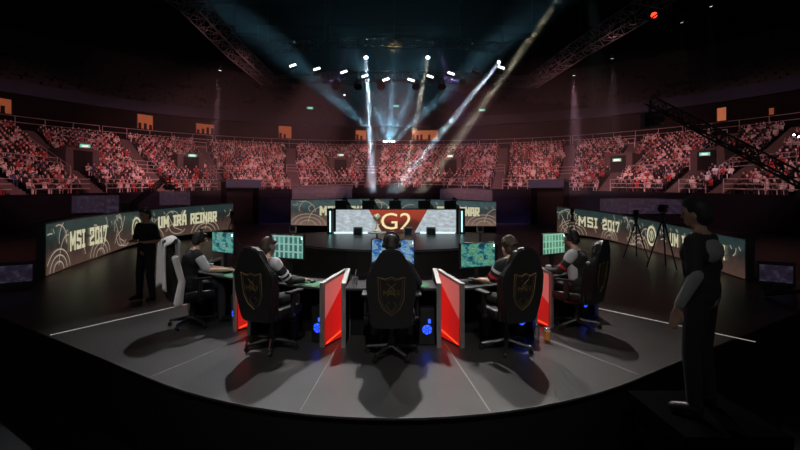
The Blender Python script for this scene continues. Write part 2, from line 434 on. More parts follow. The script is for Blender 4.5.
# ---- exit signs
def exit_sign(px, py, d, w, label):
    p = at(px, py, d); rz = -math.atan2(p.x, p.y)
    t = thing('exit_sign', label, 'sign', p, rz, 'exit signs')
    MB().box((0, .06, 0), (w, .08, w * .42)).build('housing', M['black'], t)
    f = MB().box((0, 0, 0), (w * .96, .03, w * .36)).build('sign_face', M['exit'], t)
    MB().box((.0, -.02, 0), (w * .55, .01, w * .16)).build('pictogram', M['exitw'], f)
    MB().tube((0, .06, w * .2), (0, .06, w * .2 + 1.2), .02).build('hanger', M['black'], t)
for px, py, nm in ((310, 108, 'over the upper stand left of the fan of blue beams'), (396, 106, 'inside the blue beams above the centre stand'), (482, 110, 'over the upper stand right of the blue beams'),
                   (208, 108, 'over the upper stand, second from left'), (584, 112, 'under the pink light cone on the right'), (681, 102, 'dim, above the camera crane arm'), (763, 85, 'highest sign, top right')):
    exit_sign(px, py, 62 if 150 < px < 650 else 50, .95, 'small green-white exit sign ' + nm)
for (px, nm), th, py in zip(voms, vth, (146, 155.5, 155, 156, 160, 154)):
    r = 24 + 6 * PITCH + .0; x, y = ring(r, th); q = (x * F / y + CX)
    exit_sign(q, py, y, .75, 'lit green exit sign over the %s entrance of the lower stand' % nm)

# ---- lit rooms on the concourse
def room(px, w, h, n):
    th = th_of(px, RT - .05); x, y = ring(RT - .08, th)
    mb = MB(); mb.box((x, y, zt(th) + 1.35 + h / 2), (w, .06, h), rz=-th)
    tag(mb.build('window_%d' % n, M['orangeb'] if n in (4, 5, 6) else M['orange']), kind='structure')
    mb = MB()
    for k in range(int(w / .55)):
        if random.random() < .6:
            u = -w / 2 + .3 + k * .55; mb.box((x + u * cos(th), y - u * sin(th), zt(th) + 1.4 + random.random() * .2), (.3, .2, random.uniform(.7, 1.3)), rz=-th)
    for u in (-w / 2, w / 2): mb.box((x + u * cos(th), y - u * sin(th), zt(th) + 1.35 + h / 2), (.12, .2, h + .1), rz=-th)
    tag(mb.build('trim_window_%d' % n, M['vom']), kind='structure')
for n, (px, w, h) in enumerate([(145, 1.7, 1.6), (205, 2.2, 1.2), (285, 1.8, 1.6), (361, 1.6, 1.3), (425, 3.8, 1.3), (722, .9, 1.3), (772, .5, .6), (5, 1.0, 1.3)]):
    room(px, w, h, n + 1)

# upper tier seats
mb = MB()
for i in range(0, 22, 1):
    r = RT + .8 + i * .85; n = int(2 * R(82) * r / 1.6)
    for k in range(n):
        th = -R(82) + 2 * R(82) * k / n
        if (k // 9) % 6 == 5 or random.random() < .1: continue
        x, y = ring(r + .2, th); mb.box((x, y, zt(th) + 4.0 + i * .5 + .42), (1.35, .09, .5), rz=-th)
tag(mb.build('upper_stand_seats', M['seatd']), 'rows of dark empty seats filling the upper stand', 'seats', kind='stuff')

# ------------------------------------------------------------------ crowd
skins = [mat('crowd_skin_a', (.88, .64, .58), .6), mat('crowd_skin_b', (.62, .40, .33), .6)]
tops = [('white', (.78, .74, .74)), ('red', (.50, .05, .05)), ('black', (.02, .02, .025)), ('grey', (.09, .08, .085)), ('pink', (.45, .13, .16)), ('blue', (.06, .09, .2)), ('dark', (.03, .02, .025))]
topm = [mat('crowd_top_' + n, c, .85) for n, c in tops]
chair_m = mat('crowd_hair_dark', (.015, .01, .01), .7)
def crowd_mesh(ti, si, pose):
    b = bmesh.new(); idx = []
    def add(fn, mi):
        n0 = len(b.faces); fn(); b.faces.ensure_lookup_table()
        for f in b.faces[n0:]: f.material_index = mi
    def cone(a, c, r1, r2, n=5):
        a, c = V(a), V(c); d = c - a
        bmesh.ops.create_cone(b, cap_ends=True, segments=n, radius1=r1, radius2=r2, depth=d.length,
                              matrix=Matrix.Translation((a + c) / 2) @ d.to_track_quat('Z', 'Y').to_matrix().to_4x4())
    def ico(c, r): bmesh.ops.create_icosphere(b, subdivisions=1, radius=1, matrix=Matrix.Translation(c) @ Matrix.Diagonal((*r, 1)))
    add(lambda: ico((0, 0, .68), (.22, .13, .31)), 0)           # torso (faces -y)
    add(lambda: ico((0, 0, .9), (.21, .10, .10)), 0)
    add(lambda: ico((0, -.01, 1.13), (.085, .10, .12)), 1)
    add(lambda: ico((0, .035, 1.17), (.092, .09, .105)), 2)
    for s in (-1, 1):
        add(lambda: cone((s * .1, .0, .46), (s * .12, -.42, .47), .09, .065), 3)
        add(lambda: cone((s * .12, -.42, .47), (s * .12, -.40, .05), .06, .045), 3)
        if pose == 0:
            add(lambda: cone((s * .21, 0, .92), (s * .25, -.12, .66), .05, .045), 0)
            add(lambda: cone((s * .25, -.12, .66), (s * .10, -.32, .60), .04, .035), 1)
        elif pose == 1:
            add(lambda: cone((s * .21, 0, .92), (s * .27, -.2, 1.0), .05, .045), 0)
            add(lambda: cone((s * .27, -.2, 1.0), (s * .14, -.25, 1.3), .04, .035), 1)
        else:
            add(lambda: cone((s * .21, 0, .92), (s * .24, -.14, .7), .05, .045), 0)
            add(lambda: cone((s * .24, -.14, .7), (s * .03, -.26, .86), .04, .035), 1)
    me = bpy.data.meshes.new('spectator'); b.to_mesh(me); b.free()
    for m in (topm[ti], skins[si], chair_m, M['trouser']): me.materials.append(m)
    return me
variants = []
for ti in range(7):
    for si, pose in ((0, 0), (1, 2), (0, 1)) if ti in (0, 1) else ((0, 0), (1, 2)): variants.append((ti, crowd_mesh(ti, si, pose)))
weights = [(.15, .07, .27, .10, .09, .08, .24)[ti] for ti, _ in variants]
crowd = []
for row in range(NR):
    r = 24 + row * PITCH + .5; n = int(2 * R(95) * r / .48)
    for k in range(n):
        th = -R(95) + 2 * R(95) * k / n
        x, y = ring(r, th)
        if y < 5: continue
        px = CX + F * x / y
        if px < -15 or px > 815: continue
        if in_aisle(th, row) or in_vom(th, row): continue
        if in_vom(th, row + 4) and row < 6 and random.random() < .35: continue
        occ = .93 if abs(th) < R(60) else .84
        if px > 700: occ = .66
        if random.random() > occ: continue
        v = random.choices(range(len(variants)), weights)[0]
        crowd.append((math.hypot(x, y), x + random.uniform(-.06, .06), y, z_in(th) + row * RISE, -th + random.uniform(-.3, .3), v, px, row, random.uniform(.84, .96)))
crowd.sort(key=lambda c: c[0])
vis = [c for c in crowd if 0 <= c[6] <= 800]
ind = vis[:300]; ids = set(map(id, ind))
where = lambda c: ('far left end' if c[6] < 90 else 'left bank' if c[6] < 230 else 'centre' if c[6] < 560 else 'right bank' if c[6] < 700 else 'far right end')
for c in ind:
    ti, me = variants[c[5]]
    o = bpy.data.objects.new('spectator', me); COL.objects.link(o)
    o.location = (c[1], c[2], c[3]); o.rotation_euler = (0, 0, c[4]); o.scale = (c[8],) * 3
    rw = 'in the front two rows' if c[7] < 2 else 'in the third and fourth rows' if c[7] < 4 else 'in the middle rows' if c[7] < 9 else 'high'
    tn = tops[ti][0]
    tag(o, 'spectator in a %s top, %s, %s of stand' % (tn, rw, where(c)), 'person', 'spectators in %s tops %s at the %s' % (tn, rw, where(c)))
# the rest as one mesh
vv, ff, mi = [], [], []
allm = topm + skins + [chair_m, M['trouser']]
mesh_cache = []
for ti, me in variants:
    mp = [allm.index(m) for m in me.materials]
    mesh_cache.append(([v.co.copy() for v in me.vertices], [tuple(p.vertices) for p in me.polygons], [mp[p.material_index] for p in me.polygons]))
for c in crowd:
    if id(c) in ids: continue
    a, f, m_ = mesh_cache[c[5]]; o0 = len(vv); cs, sn = cos(c[4]) * c[8], sin(c[4]) * c[8]
    vv += [(c[1] + p.x * cs - p.y * sn, c[2] + p.x * sn + p.y * cs, c[3] + p.z * c[8]) for p in a]
    ff += [tuple(i + o0 for i in q) for q in f]; mi += m_
me = bpy.data.meshes.new('crowd'); me.from_pydata(vv, [], ff)
for m in allm: me.materials.append(m)
me.polygons.foreach_set('material_index', mi)
o = bpy.data.objects.new('crowd', me); COL.objects.link(o)
tag(o, 'dense crowd of red-lit spectators filling the lower stand behind the nearest rows', 'crowd', kind='stuff')

# ------------------------------------------------------------------ LED walls
class Led:
    def __init__(s, ctrl, n=40):
        """ctrl: (px,ytop,ybot,d)"""
        tops_ = [at(a, b, d) for a, b, c, d in ctrl]; bots = [at(a, c, d) for a, b, c, d in ctrl]
        s.px = [c[0] for c in ctrl]; s.T, s.B = [], []; s.U = [0.]; s.PX = []
        def cr(P, i, t):
            p0, p1, p2, p3 = P[max(i - 1, 0)], P[i], P[i + 1], P[min(i + 2, len(P) - 1)]
            return .5 * ((2 * p1) + (p2 - p0) * t + (2 * p0 - 5 * p1 + 4 * p2 - p3) * t * t + (3 * p1 - p0 - 3 * p2 + p3) * t ** 3)
        m = len(ctrl) - 1
        for j in range(n + 1):
            f = j / n * m; i = min(int(f), m - 1); t = f - i
            s.T.append(cr(tops_, i, t)); s.B.append(cr(bots, i, t))
            b = s.B[-1]; b.z = max(b.z, .02); s.PX.append(CX + F * b.x / b.y)
            if j: s.U.append(s.U[-1] + (s.B[j] - s.B[j - 1]).xy.length)
        s.n = n; s.L = s.U[-1]
    def u_px(s, px):
        for j in range(s.n):
            if (s.PX[j] - px) * (s.PX[j + 1] - px) <= 0:
                t = (px - s.PX[j]) / (s.PX[j + 1] - s.PX[j]); return s.U[j] + t * (s.U[j + 1] - s.U[j])
        return 0 if abs(px - s.PX[0]) < abs(px - s.PX[-1]) else s.L
    def p(s, u, v, off=.0):
        u = min(max(u, 0), s.L - 1e-4); j = 0
        while j < s.n - 1 and s.U[j + 1] < u: j += 1
        t = (u - s.U[j]) / (s.U[j + 1] - s.U[j])
        b = s.B[j].lerp(s.B[j + 1], t); tp = s.T[j].lerp(s.T[j + 1], t)
        d = (s.B[j + 1] - s.B[j]).normalized(); nrm = V((d.y, -d.x, 0)).normalized()   # towards the viewer
        return b.lerp(tp, v) + nrm * off
    def h(s, u): return (s.p(u, 1) - s.p(u, 0)).length
    def build(s, name, label, m, texts, arts, cat='screen'):
        t = thing(name, label, cat, (s.p(s.L / 2, 0).x, s.p(s.L / 2, 0).y, 0)); o = V(t.location)
        b = bmesh.new(); uvl = b.loops.layers.uv.new('UVMap')
        fr = [[b.verts.new(s.p(u, v) - o) for v in (0, 1)] for u in s.U]
        for j in range(s.n):
            f = b.faces.new((fr[j][0], fr[j + 1][0], fr[j + 1][1], fr[j][1]))
            for l, (uu, v_) in zip(f.loops, ((s.U[j], 0), (s.U[j + 1], 0), (s.U[j + 1], 1), (s.U[j], 1))): l[uvl].uv = (uu / 1.5, v_)
        q = MB.__new__(MB); q.b = b; q.build('screen_face', m, t, recalc=False)
        b = bmesh.new(); rw = []
        for u in s.U:
            rw.append([b.verts.new(s.p(u, v, off) - o) for v, off in ((-.03, -.03), (1.03, -.03), (1.03, -.2), (-.03, -.2))])
        for A, B_ in zip(rw, rw[1:]):
            for i in range(4): b.faces.new((A[i], A[(i + 1) % 4], B_[(i + 1) % 4], B_[i]))
        b.faces.new(rw[0]); b.faces.new(rw[-1][::-1])
        q = MB.__new__(MB); q.b = b; q.build('cabinet', M['black'], t)
        b = bmesh.new(); rw = []
        for u in s.U:
            g = s.p(u, 0, -.04) - o; h_ = s.p(u, 0, -.35) - o
            rw.append([b.verts.new(c) for c in ((g.x, g.y, 0), (g.x, g.y, g.z - .02), (h_.x, h_.y, g.z - .02), (h_.x, h_.y, 0))])
        for A, B_ in zip(rw, rw[1:]):
            for i in range(4): b.faces.new((A[i], A[(i + 1) % 4], B_[(i + 1) % 4], B_[i]))
        b.faces.new(rw[0]); b.faces.new(rw[-1][::-1])
        q = MB.__new__(MB); q.b = b; q.build('plinth', M['blackm'], t)
        for txt, p0, p1, v0, v1, tm in texts:
            u0, u1 = s.u_px(p0), s.u_px(p1); vs, fs = stroke_text(txt, abs(u1 - u0) / ((v1 - v0) * s.h((u0 + u1) / 2)))
            mapped('lettering', vs, fs, lambda x, y: s.p(u0 + (u1 - u0) * x, v0 + (v1 - v0) * y, .03) - o, tm, t)
        for pl, w, tm in arts:
            b = bmesh.new()
            for pts in pl:
                prev = None
                for i, (u, v) in enumerate(pts):
                    a = pts[max(i - 1, 0)]; c = pts[min(i + 1, len(pts) - 1)]
                    hh = s.h(min(max(u, 0), s.L)); d = V((c[0] - a[0], (c[1] - a[1]) * hh)); d = d.normalized() if d.length > 0 else V((1, 0)); nn = V((-d.y, d.x)) * w / 2
                    clampv = lambda q: min(max(q, .01), .99)
                    if not (0 < u < s.L) or not (0 <= v <= 1): prev = None; continue
                    e = (b.verts.new(s.p(u + nn.x, clampv(v + nn.y / hh), .02) - o), b.verts.new(s.p(u - nn.x, clampv(v - nn.y / hh), .02) - o))
                    if prev: b.faces.new((prev[0], prev[1], e[1], e[0]))
                    prev = e
            q = MB.__new__(MB); q.b = b; q.build('line_art', tm, t)
        return t
def arc(u, v, ru, rv, a0=0, a1=360, n=26): return [(u + ru * cos(R(a0 + (a1 - a0) * i / n)), v + rv * sin(R(a0 + (a1 - a0) * i / n))) for i in range(n + 1)]
def art_for(L, centre_px, swirl_px, big_px):
    H = L.h(L.L / 2); P = []
    uc = L.u_px(centre_px); hh = L.h(uc); rr = .30
    ring_ = [arc(uc, .5, rr * hh, rr)]
    q = rr * hh
    ring2 = [[(uc - .1 * q, .5 - .55 * rr), (uc - .45 * q, .5 - .1 * rr), (uc - .25 * q, .5 + .55 * rr)], [(uc + .1 * q, .5 - .55 * rr), (uc + .45 * q, .5 - .1 * rr), (uc + .25 * q, .5 + .55 * rr)], [(uc, .5 - .3 * rr), (uc, .5 + .7 * rr)]]
    thin = []
    for px in big_px:
        u = L.u_px(px); h = L.h(u)
        for k in (.45, .33, .2): thin.append(arc(u, 0, k * h * 1.5, k, 5, 175))
        thin.append(arc(u + .5 * h, .0, .5 * h, .7, 80, 170))
    for px in swirl_px:
        u = L.u_px(px); h = L.h(u)
        thin.append(arc(u, .62, .32 * h, .27, -20, 200)); thin.append(arc(u + .25 * h, .38, .4 * h, .3, 150, 330)); thin.append([(u - .3 * h, .2), (u - .1 * h, .4), (u + .3 * h, .55), (u + .5 * h, .9)])
        thin.append([(u - .2 * h, .75), (u + .1 * h, .3), (u + .45 * h, .18)])
    rr_ = random.Random(11)
    for k in range(int(L.L / .9)):
        u = rr_.uniform(.2, L.L - .2); h = L.h(u); a0 = rr_.uniform(0, 360); q = rr_.uniform(.15, .5)
        thin.append(arc(u, rr_.uniform(.1, .8), q * h, q * .8, a0, a0 + rr_.uniform(60, 150), 14))
    rnd = random.Random(3); dash = []
    for k in range(int(L.L / .55)):
        u = rnd.uniform(.2, L.L - .2); v = rnd.uniform(.68, .93); dash.append([(u, v), (u + .10, v - .10)])
    return [(ring_, .10, M['ledtxt']), (ring2, .06, M['ledtxt']), (thin, .035, M['ledline']), (dash, .03, M['ledline'])]

L1 = Led([(46, 224.5, 277, 10.75), (90, 217, 260, 14.0), (142, 211, 242, 19.2), (190, 206.5, 234, 22.5), (233, 203.5, 229, 25.5)])
L1.build('led_wall', 'long curved LED wall with event lettering behind the standing man, left side of the stage', M['led'],
         [('MSI 2017', 69, 106, .34, .74, M['ledtxt']), ('UM IRÁ REINAR', 158, 216, .36, .74, M['ledtxt'])], art_for(L1, 136, (118, 172), (58, 100, 150, 205)))
L2 = Led([(557, 207, 232, 25.5), (600, 212, 238, 22.3), (644, 219.5, 249, 17.4), (680, 227, 258, 14.4), (745, 240, 279, 10.3)])
L2.build('led_wall', 'long curved LED wall with event lettering behind the tripod cameras, right side of the stage', M['led'],
         [('MSI 2017', 579, 620, .36, .74, M['ledtxt']), ('UM IRÁ REINAR', 671, 726, .34, .74, M['ledtxt'])], art_for(L2, 652, (632, 565), (574, 610, 640, 690)))
L3 = Led([(291, 200, 225, 28.2), (342, 199.2, 226, 29), (394, 199, 226.5, 29.2), (446, 200, 226, 29), (496, 202, 226, 28.2)])
L3.build('led_wall', 'straight LED wall at the back of the stage, partly hidden by the white and red screen', M['ledb'],
         [('MSI 2017', 320, 366, .40, .74, M['ledtxt']), ('UM IRÁ REINAR', 424, 479, .40, .74, M['ledtxt'])], art_for(L3, 395, (380,), (308, 350, 440, 484)))

# dim ribbon screens on the barrier
for a, b, yt, yb, lab in ((72, 119, 196, 213, 'on the left barrier behind the curved LED wall'), (160, 190, 192, 205, 'on the barrier left of the left tunnel'), (292, 352, 186.5, 200, 'on the barrier left of centre, above the back LED wall'),
                          (440, 492, 189, 201, 'on the barrier right of centre, above the back LED wall'), (600, 690, 199, 214, 'on the right barrier behind the curved LED wall')):
    def dd(px):
        th = th_of(px, 23.6); return ring(23.6, th)[1]
    mid = (a + b) / 2; L = Led([(a, yt, yb, dd(a) - .1), (mid, (yt) - .3, yb - .3, dd(mid) - .1), (b, yt - (1 if a < 394 else -2) * .5, yb, dd(b) - .1)], 10)
    t = thing('ribbon_screen', 'dim purple ribbon screen ' + lab, 'screen', (L.p(L.L / 2, 0).x, L.p(L.L / 2, 0).y, L.p(L.L / 2, 0).z)); o = V(t.location)
    bb = bmesh.new(); uvl = bb.loops.layers.uv.new('UVMap')
    fr = [[bb.verts.new(L.p(u, v) - o) for v in (0, 1)] for u in L.U]
    for j in range(L.n):
        f = bb.faces.new((fr[j][0], fr[j + 1][0], fr[j + 1][1], fr[j][1]))
        for l, (uu, v_) in zip(f.loops, ((L.U[j], 0), (L.U[j + 1], 0), (L.U[j + 1], 1), (L.U[j], 1))): l[uvl].uv = (uu / 1.5, v_)
    q = MB.__new__(MB); q.b = bb; q.build('screen_face', M['purple'], t, recalc=False)
    bb = bmesh.new(); rw = [[bb.verts.new(L.p(u, v, of) - o) for v, of in ((-.03, -.02), (1.03, -.02), (1.03, -.12), (-.03, -.12))] for u in L.U]
    for A, B_ in zip(rw, rw[1:]):
        for i in range(4): bb.faces.new((A[i], A[(i + 1) % 4], B_[(i + 1) % 4], B_[i]))
    q = MB.__new__(MB); q.b = bb; q.build('cabinet', M['black'], t)

# ------------------------------------------------------------------ centre platform
PZ = .66
t = thing('centre_platform', 'raised round dark platform in the middle of the stage, between the two teams', 'platform', (0, 15.4, 0))
N = 72; out = [(3.62 * cos(2 * pi * i / N), 4.55 * sin(2 * pi * i / N)) for i in range(N)]
MB().prism([(x, y, PZ - .07) for x, y in out], (0, 0, .07)).build('deck', M['platform'], t)
MB().prism([(x * .985, y * .985, 0) for x, y in out], (0, 0, PZ - .07)).build('skirt', M['skirt'], t)
mb = MB()
for i in range(N // 2, N):
    a, b = out[i], out[(i + 1) % N]; mb.tube((a[0] * .997, a[1] * .997, PZ - .035), (b[0] * .997, b[1] * .997, PZ - .035), .018, n=5)
mb.build('edge_trim', M['trimgrey'], t)
# low red-lit dark ramp slats at the skirt
# screen on platform
d0 = 17.3; sg = F / d0; xl, xr = (336 - CX) / sg, (456 - CX) / sg; zb, ztp = PZ, CZ - 4 / sg
t = thing('team_screen', 'wide pale ice-patterned screen with red centre and gold letters on the centre platform', 'screen', (0, d0, PZ))
def quad(name, m, x0, x1, z0, z1, y, parent, x0t=None, x1t=None):
    x0t = x0 if x0t is None else x0t; x1t = x1 if x1t is None else x1t
    o = MB().prism([(x0, y, z0), (x1, y, z0), (x1t, y, z1), (x0t, y, z1)], (0, .015, 0)).build(name, m, parent)
    set_uv_quad(o, lambda c: ((c.x) / 2.0, (c.z - z0) / (z1 - z0))); return o
hh = ztp - zb
MB().box(((xl + xr) / 2, .12, hh / 2), (xr - xl + .16, .16, hh + .04)).build('cabinet', M['black'], t)
quad('screen_face', M['ledice'], xl, xr, .03, hh - .03, .0, t)
ax = (370 - CX) / sg; bx = (417 - CX) / sg
q = quad('red_graphic', M['ledred'], ax + .5, bx - .1, .03, hh - .03, -.03, t, ax - .05, bx + .42)
vs, fs = text_mesh('G2')
u0, u1 = (381 - CX) / sg, (411.5 - CX) / sg
mapped('lettering', vs, fs, lambda x, y: (u0 + (u1 - u0) * x, -.045, .17 + y * .66), M['ledtxt2'], t)
MB().box((-1.55, -.05, .03), (1.7, .06, .05)).build('light_strip', M['cyanstrip'], t)
MB().box((1.75, -.05, .03), (1.4, .06, .05)).build('light_strip', M['cyanstrip'], t)
for sx, x0 in ((-1, xl - .2), (1, xr + .2)):
    MB().box((x0, -.1, hh / 2), (.22, .5, hh + .05)).build('side_post', M['black'], t)
    MB().box((x0 - sx * .02, -.37, hh / 2), (.05, .03, hh * .85)).build('light_strip', M['cyanstrip'], t)  # glowing bar in place of the reflection on the screen's folded wing
# floor monitors in front of the screen
for i, (px, lab) in enumerate(((358, 'left of the trophy table'), (408, 'under the gold letters'), (431, 'under the right end of the pale screen'))):
    s_ = F / 16.3; t = thing('floor_monitor', 'small black wedge speaker on the centre platform, ' + lab, 'speaker', ((px - CX) / s_, 16.3, PZ), 0, 'wedge speakers')
    MB().prism([(-.17, -.16, 0), (-.17, .16, 0), (-.17, .16, .3), (-.17, -.05, .3)], (.34, 0, 0)).build('cabinet', M['black'], t)
    MB().box((0, -.125, .15), (.28, .02, .2), rx=-.35).build('grille', M['blackm'], t)
# trophy on a table
X0 = (377 - CX) * 14.4 / F
t = thing('round_table', 'small white round pedestal table holding the trophy', 'table', (X0, 14.4, PZ))
MB().lathe([(.30, .19), (.31, .21), (.31, .235), (.30, .24)], n=32).build('tabletop', M['white'], t)
MB().tube((0, 0, .02), (0, 0, .20), .035).build('pedestal', M['trimgrey'], t)
MB().lathe([(.17, 0), (.17, .02), (.04, .04)], n=24).build('base', M['trimgrey'], t)
t = thing('trophy', 'pale gold trophy cup standing on the small round table', 'trophy', (X0, 14.4, PZ + .24))
MB().lathe([(.15, 0), (.15, .03), (.11, .06), (.08, .10)], n=24).build('base', M['trophy'], t)
MB().lathe([(.08, .08), (.05, .16), (.035, .26), (.05, .34), (.075, .38)], n=24).build('stem', M['trophy'], t)
MB().lathe([(.04, .37), (.10, .42), (.125, .50), (.10, .58), (.02, .62)], n=24).build('bowl', M['trophy'], t, smooth=True)
mb = MB()
for s in (-1, 1): mb.path([(s * .045, 0, .22), (s * .11, 0, .30), (s * .12, 0, .40), (s * .10, 0, .48)], .012)
mb.build('handle', M['trophy'], t)

# ------------------------------------------------------------------ gaming chair (local +Y is forward)
def chair_proto():
    t = empty('gaming_chair')
    # backrest outline in (x,z), bevelled slab leaning back
    half = [(.0, .40), (.20, .40), (.235, .46), (.245, .62), (.27, .78), (.285, .92), (.275, 1.0), (.235, 1.07), (.175, 1.14), (.15, 1.22), (.12, 1.28), (.05, 1.31)]
    outl = half + [(-x, z) for x, z in reversed(half[1:])]
    def y_at(z): return -.20 - (z - .4) * .13
    def slab(o_, y0, th, name, m, par, bev=.02):
        mb = MB(); A = [mb.b.verts.new((x, y_at(z) + y0, z)) for x, z in o_]; B = [mb.b.verts.new((x, y_at(z) + y0 + th, z)) for x, z in o_]
        n = len(o_); mb.b.faces.new(A[::-1]); mb.b.faces.new(B)
        for i in range(n): mb.b.faces.new((A[i], A[(i + 1) % n], B[(i + 1) % n], B[i]))
        if bev: bmesh.ops.bevel(mb.b, geom=list(mb.b.edges), offset=bev, segments=2, affect='EDGES')
        return mb.build(name, m, par)
    back = slab(outl, -.10, .10, 'backrest', M['leather'], t)
    for s in (-1, 1):
        bo = [(s * x, z) for x, z in ((.16, .5), (.235, .5), (.265, .78), (.275, .92), (.255, 1.0), (.22, 1.02), (.18, .8))]
        slab(bo if s > 0 else bo[::-1], -.01, .07, 'side_bolster', M['leather'], t, .015)
    slab([(-.12, 1.10), (.12, 1.10), (.13, 1.24), (.09, 1.27), (-.09, 1.27), (-.13, 1.24)], -.01, .05, 'head_pillow', M['leather'], t, .015)
    # emblem: shield outline + crossed shapes, embroidered on the rear
    yb = lambda z: y_at(z) - .103
    w_ = MB()
    sh = [(-.15, 1.0), (-.06, .975), (.0, 1.0), (.06, .975), (.15, 1.0), (.14, .74), (.09, .63), (0, .56), (-.09, .63), (-.14, .74), (-.15, 1.0)]
    w_.path([(x, yb(z), z) for x, z in sh], .006, 4)
    w_.path([(x * .82, yb(z * .9 + .08), z * .9 + .08) for x, z in sh], .0025, 4)
    for s in (-1, 1):
        w_.path([(s * .05, yb(.93), .93), (-s * .03, yb(.86), .86), (s * .05, yb(.78), .78)], .004, 4)
        w_.path([(s * .02, yb(.72), .72), (s * .06, yb(.68), .68), (0, yb(.60), .60)], .003, 4)
    w_.build('emblem', M['gold'], back)
    vs, fs = stroke_text('MSI', 2.4)
    mapped('emblem_lettering', vs, fs, lambda x, y: (.09 - .18 * (1 - x) , yb(.80 + y * .05) - .004, .80 + y * .05), M['gold'], back)
    MB().box((0, .03, .47), (.50, .50, .11), bev=.035).build('seat', M['leather'], t)
    for s in (-1, 1): MB().box((s * .24, .04, .50), (.08, .44, .10), bev=.03).build('seat_bolster', M['leather'], t)
    for s in (-1, 1):
        a = MB().box((s * .31, .02, .60), (.035, .07, .25), bev=.008).box((s * .27, .02, .44), (.12, .06, .03)).build('armrest_post', M['black'], t)
        MB().box((s * .31, .04, .735), (.09, .27, .03), bev=.012).build('armrest_pad', M['black'], t)
    mb = MB(); mb.box((0, 0, .39), (.26, .30, .05), bev=.01); mb.tube((.10, .02, .38), (.30, .05, .37), .012); mb.build('tilt_mechanism', M['black'], t)
    MB().tube((0, 0, .12), (0, 0, .38), .028, n=12).tube((0, 0, .10), (0, 0, .24), .042, n=12).build('gas_cylinder', M['black'], t)
    for k in range(5):
        a = 2 * pi * k / 5 + .3; c, s = cos(a), sin(a)
        l = MB().tube((0, 0, .13), (.31 * c, .31 * s, .085), .034, .02, n=8).build('base_arm', M['glint_chrome'] if k % 5 in (2, 4) else M['black'], t)  # glints put in as bright metal on two arms, the rest black
        MB().tube((.31 * c - .02 * s, .31 * s + .02 * c, .032), (.31 * c + .02 * s, .31 * s - .02 * c, .032), .03, n=12).tube((.31 * c, .31 * s, .06), (.31 * c, .31 * s, .09), .012).build('caster', M['black'], l)
    return t

# ------------------------------------------------------------------ people by voxel union
def rot_to(v, rz): return V((v[0] * cos(rz) - v[1] * sin(rz), v[0] * sin(rz) + v[1] * cos(rz), v[2]))
def blob(prims, voxel, name, m, parent, smooth=2):
    b = bmesh.new()
    for p in prims:
        if p[0] == 'c':
            _, a, c, r1, r2 = p; t = bmesh.new()
            bmesh.ops.create_icosphere(t, subdivisions=2, radius=r1, matrix=Matrix.Translation(a))
            bmesh.ops.create_icosphere(t, subdivisions=2, radius=r2, matrix=Matrix.Translation(c))
            h = bmesh.ops.convex_hull(t, input=t.verts)
            bmesh.ops.delete(t, geom=[g for g in h['geom_interior'] + h['geom_unused'] if isinstance(g, bmesh.types.BMVert)], context='VERTS')
        else:
            _, c, r = p[:3]; t = bmesh.new()
            bmesh.ops.create_icosphere(t, subdivisions=3, radius=1, matrix=Matrix.Translation(c) @ (p[3] if len(p) > 3 else Matrix.Identity(4)) @ Matrix.Diagonal((*r, 1)))
        me = bpy.data.meshes.new('x'); t.to_mesh(me); t.free(); b.from_mesh(me); bpy.data.meshes.remove(me)
    me = bpy.data.meshes.new(name); b.to_mesh(me); b.free()
    o = bpy.data.objects.new(name, me); COL.objects.link(o)
    r = o.modifiers.new('r', 'REMESH'); r.mode = 'VOXEL'; r.voxel_size = voxel
    s = o.modifiers.new('s', 'SMOOTH'); s.iterations = smooth; s.factor = .5
    dg = bpy.context.evaluated_depsgraph_get(); nm = bpy.data.meshes.new_from_object(o.evaluated_get(dg))
    o.modifiers.clear(); o.data = nm; bpy.data.meshes.remove(me); nm.name = name
    nm.materials.clear(); nm.materials.append(m); nm.shade_smooth()
    o.parent = parent
    return o
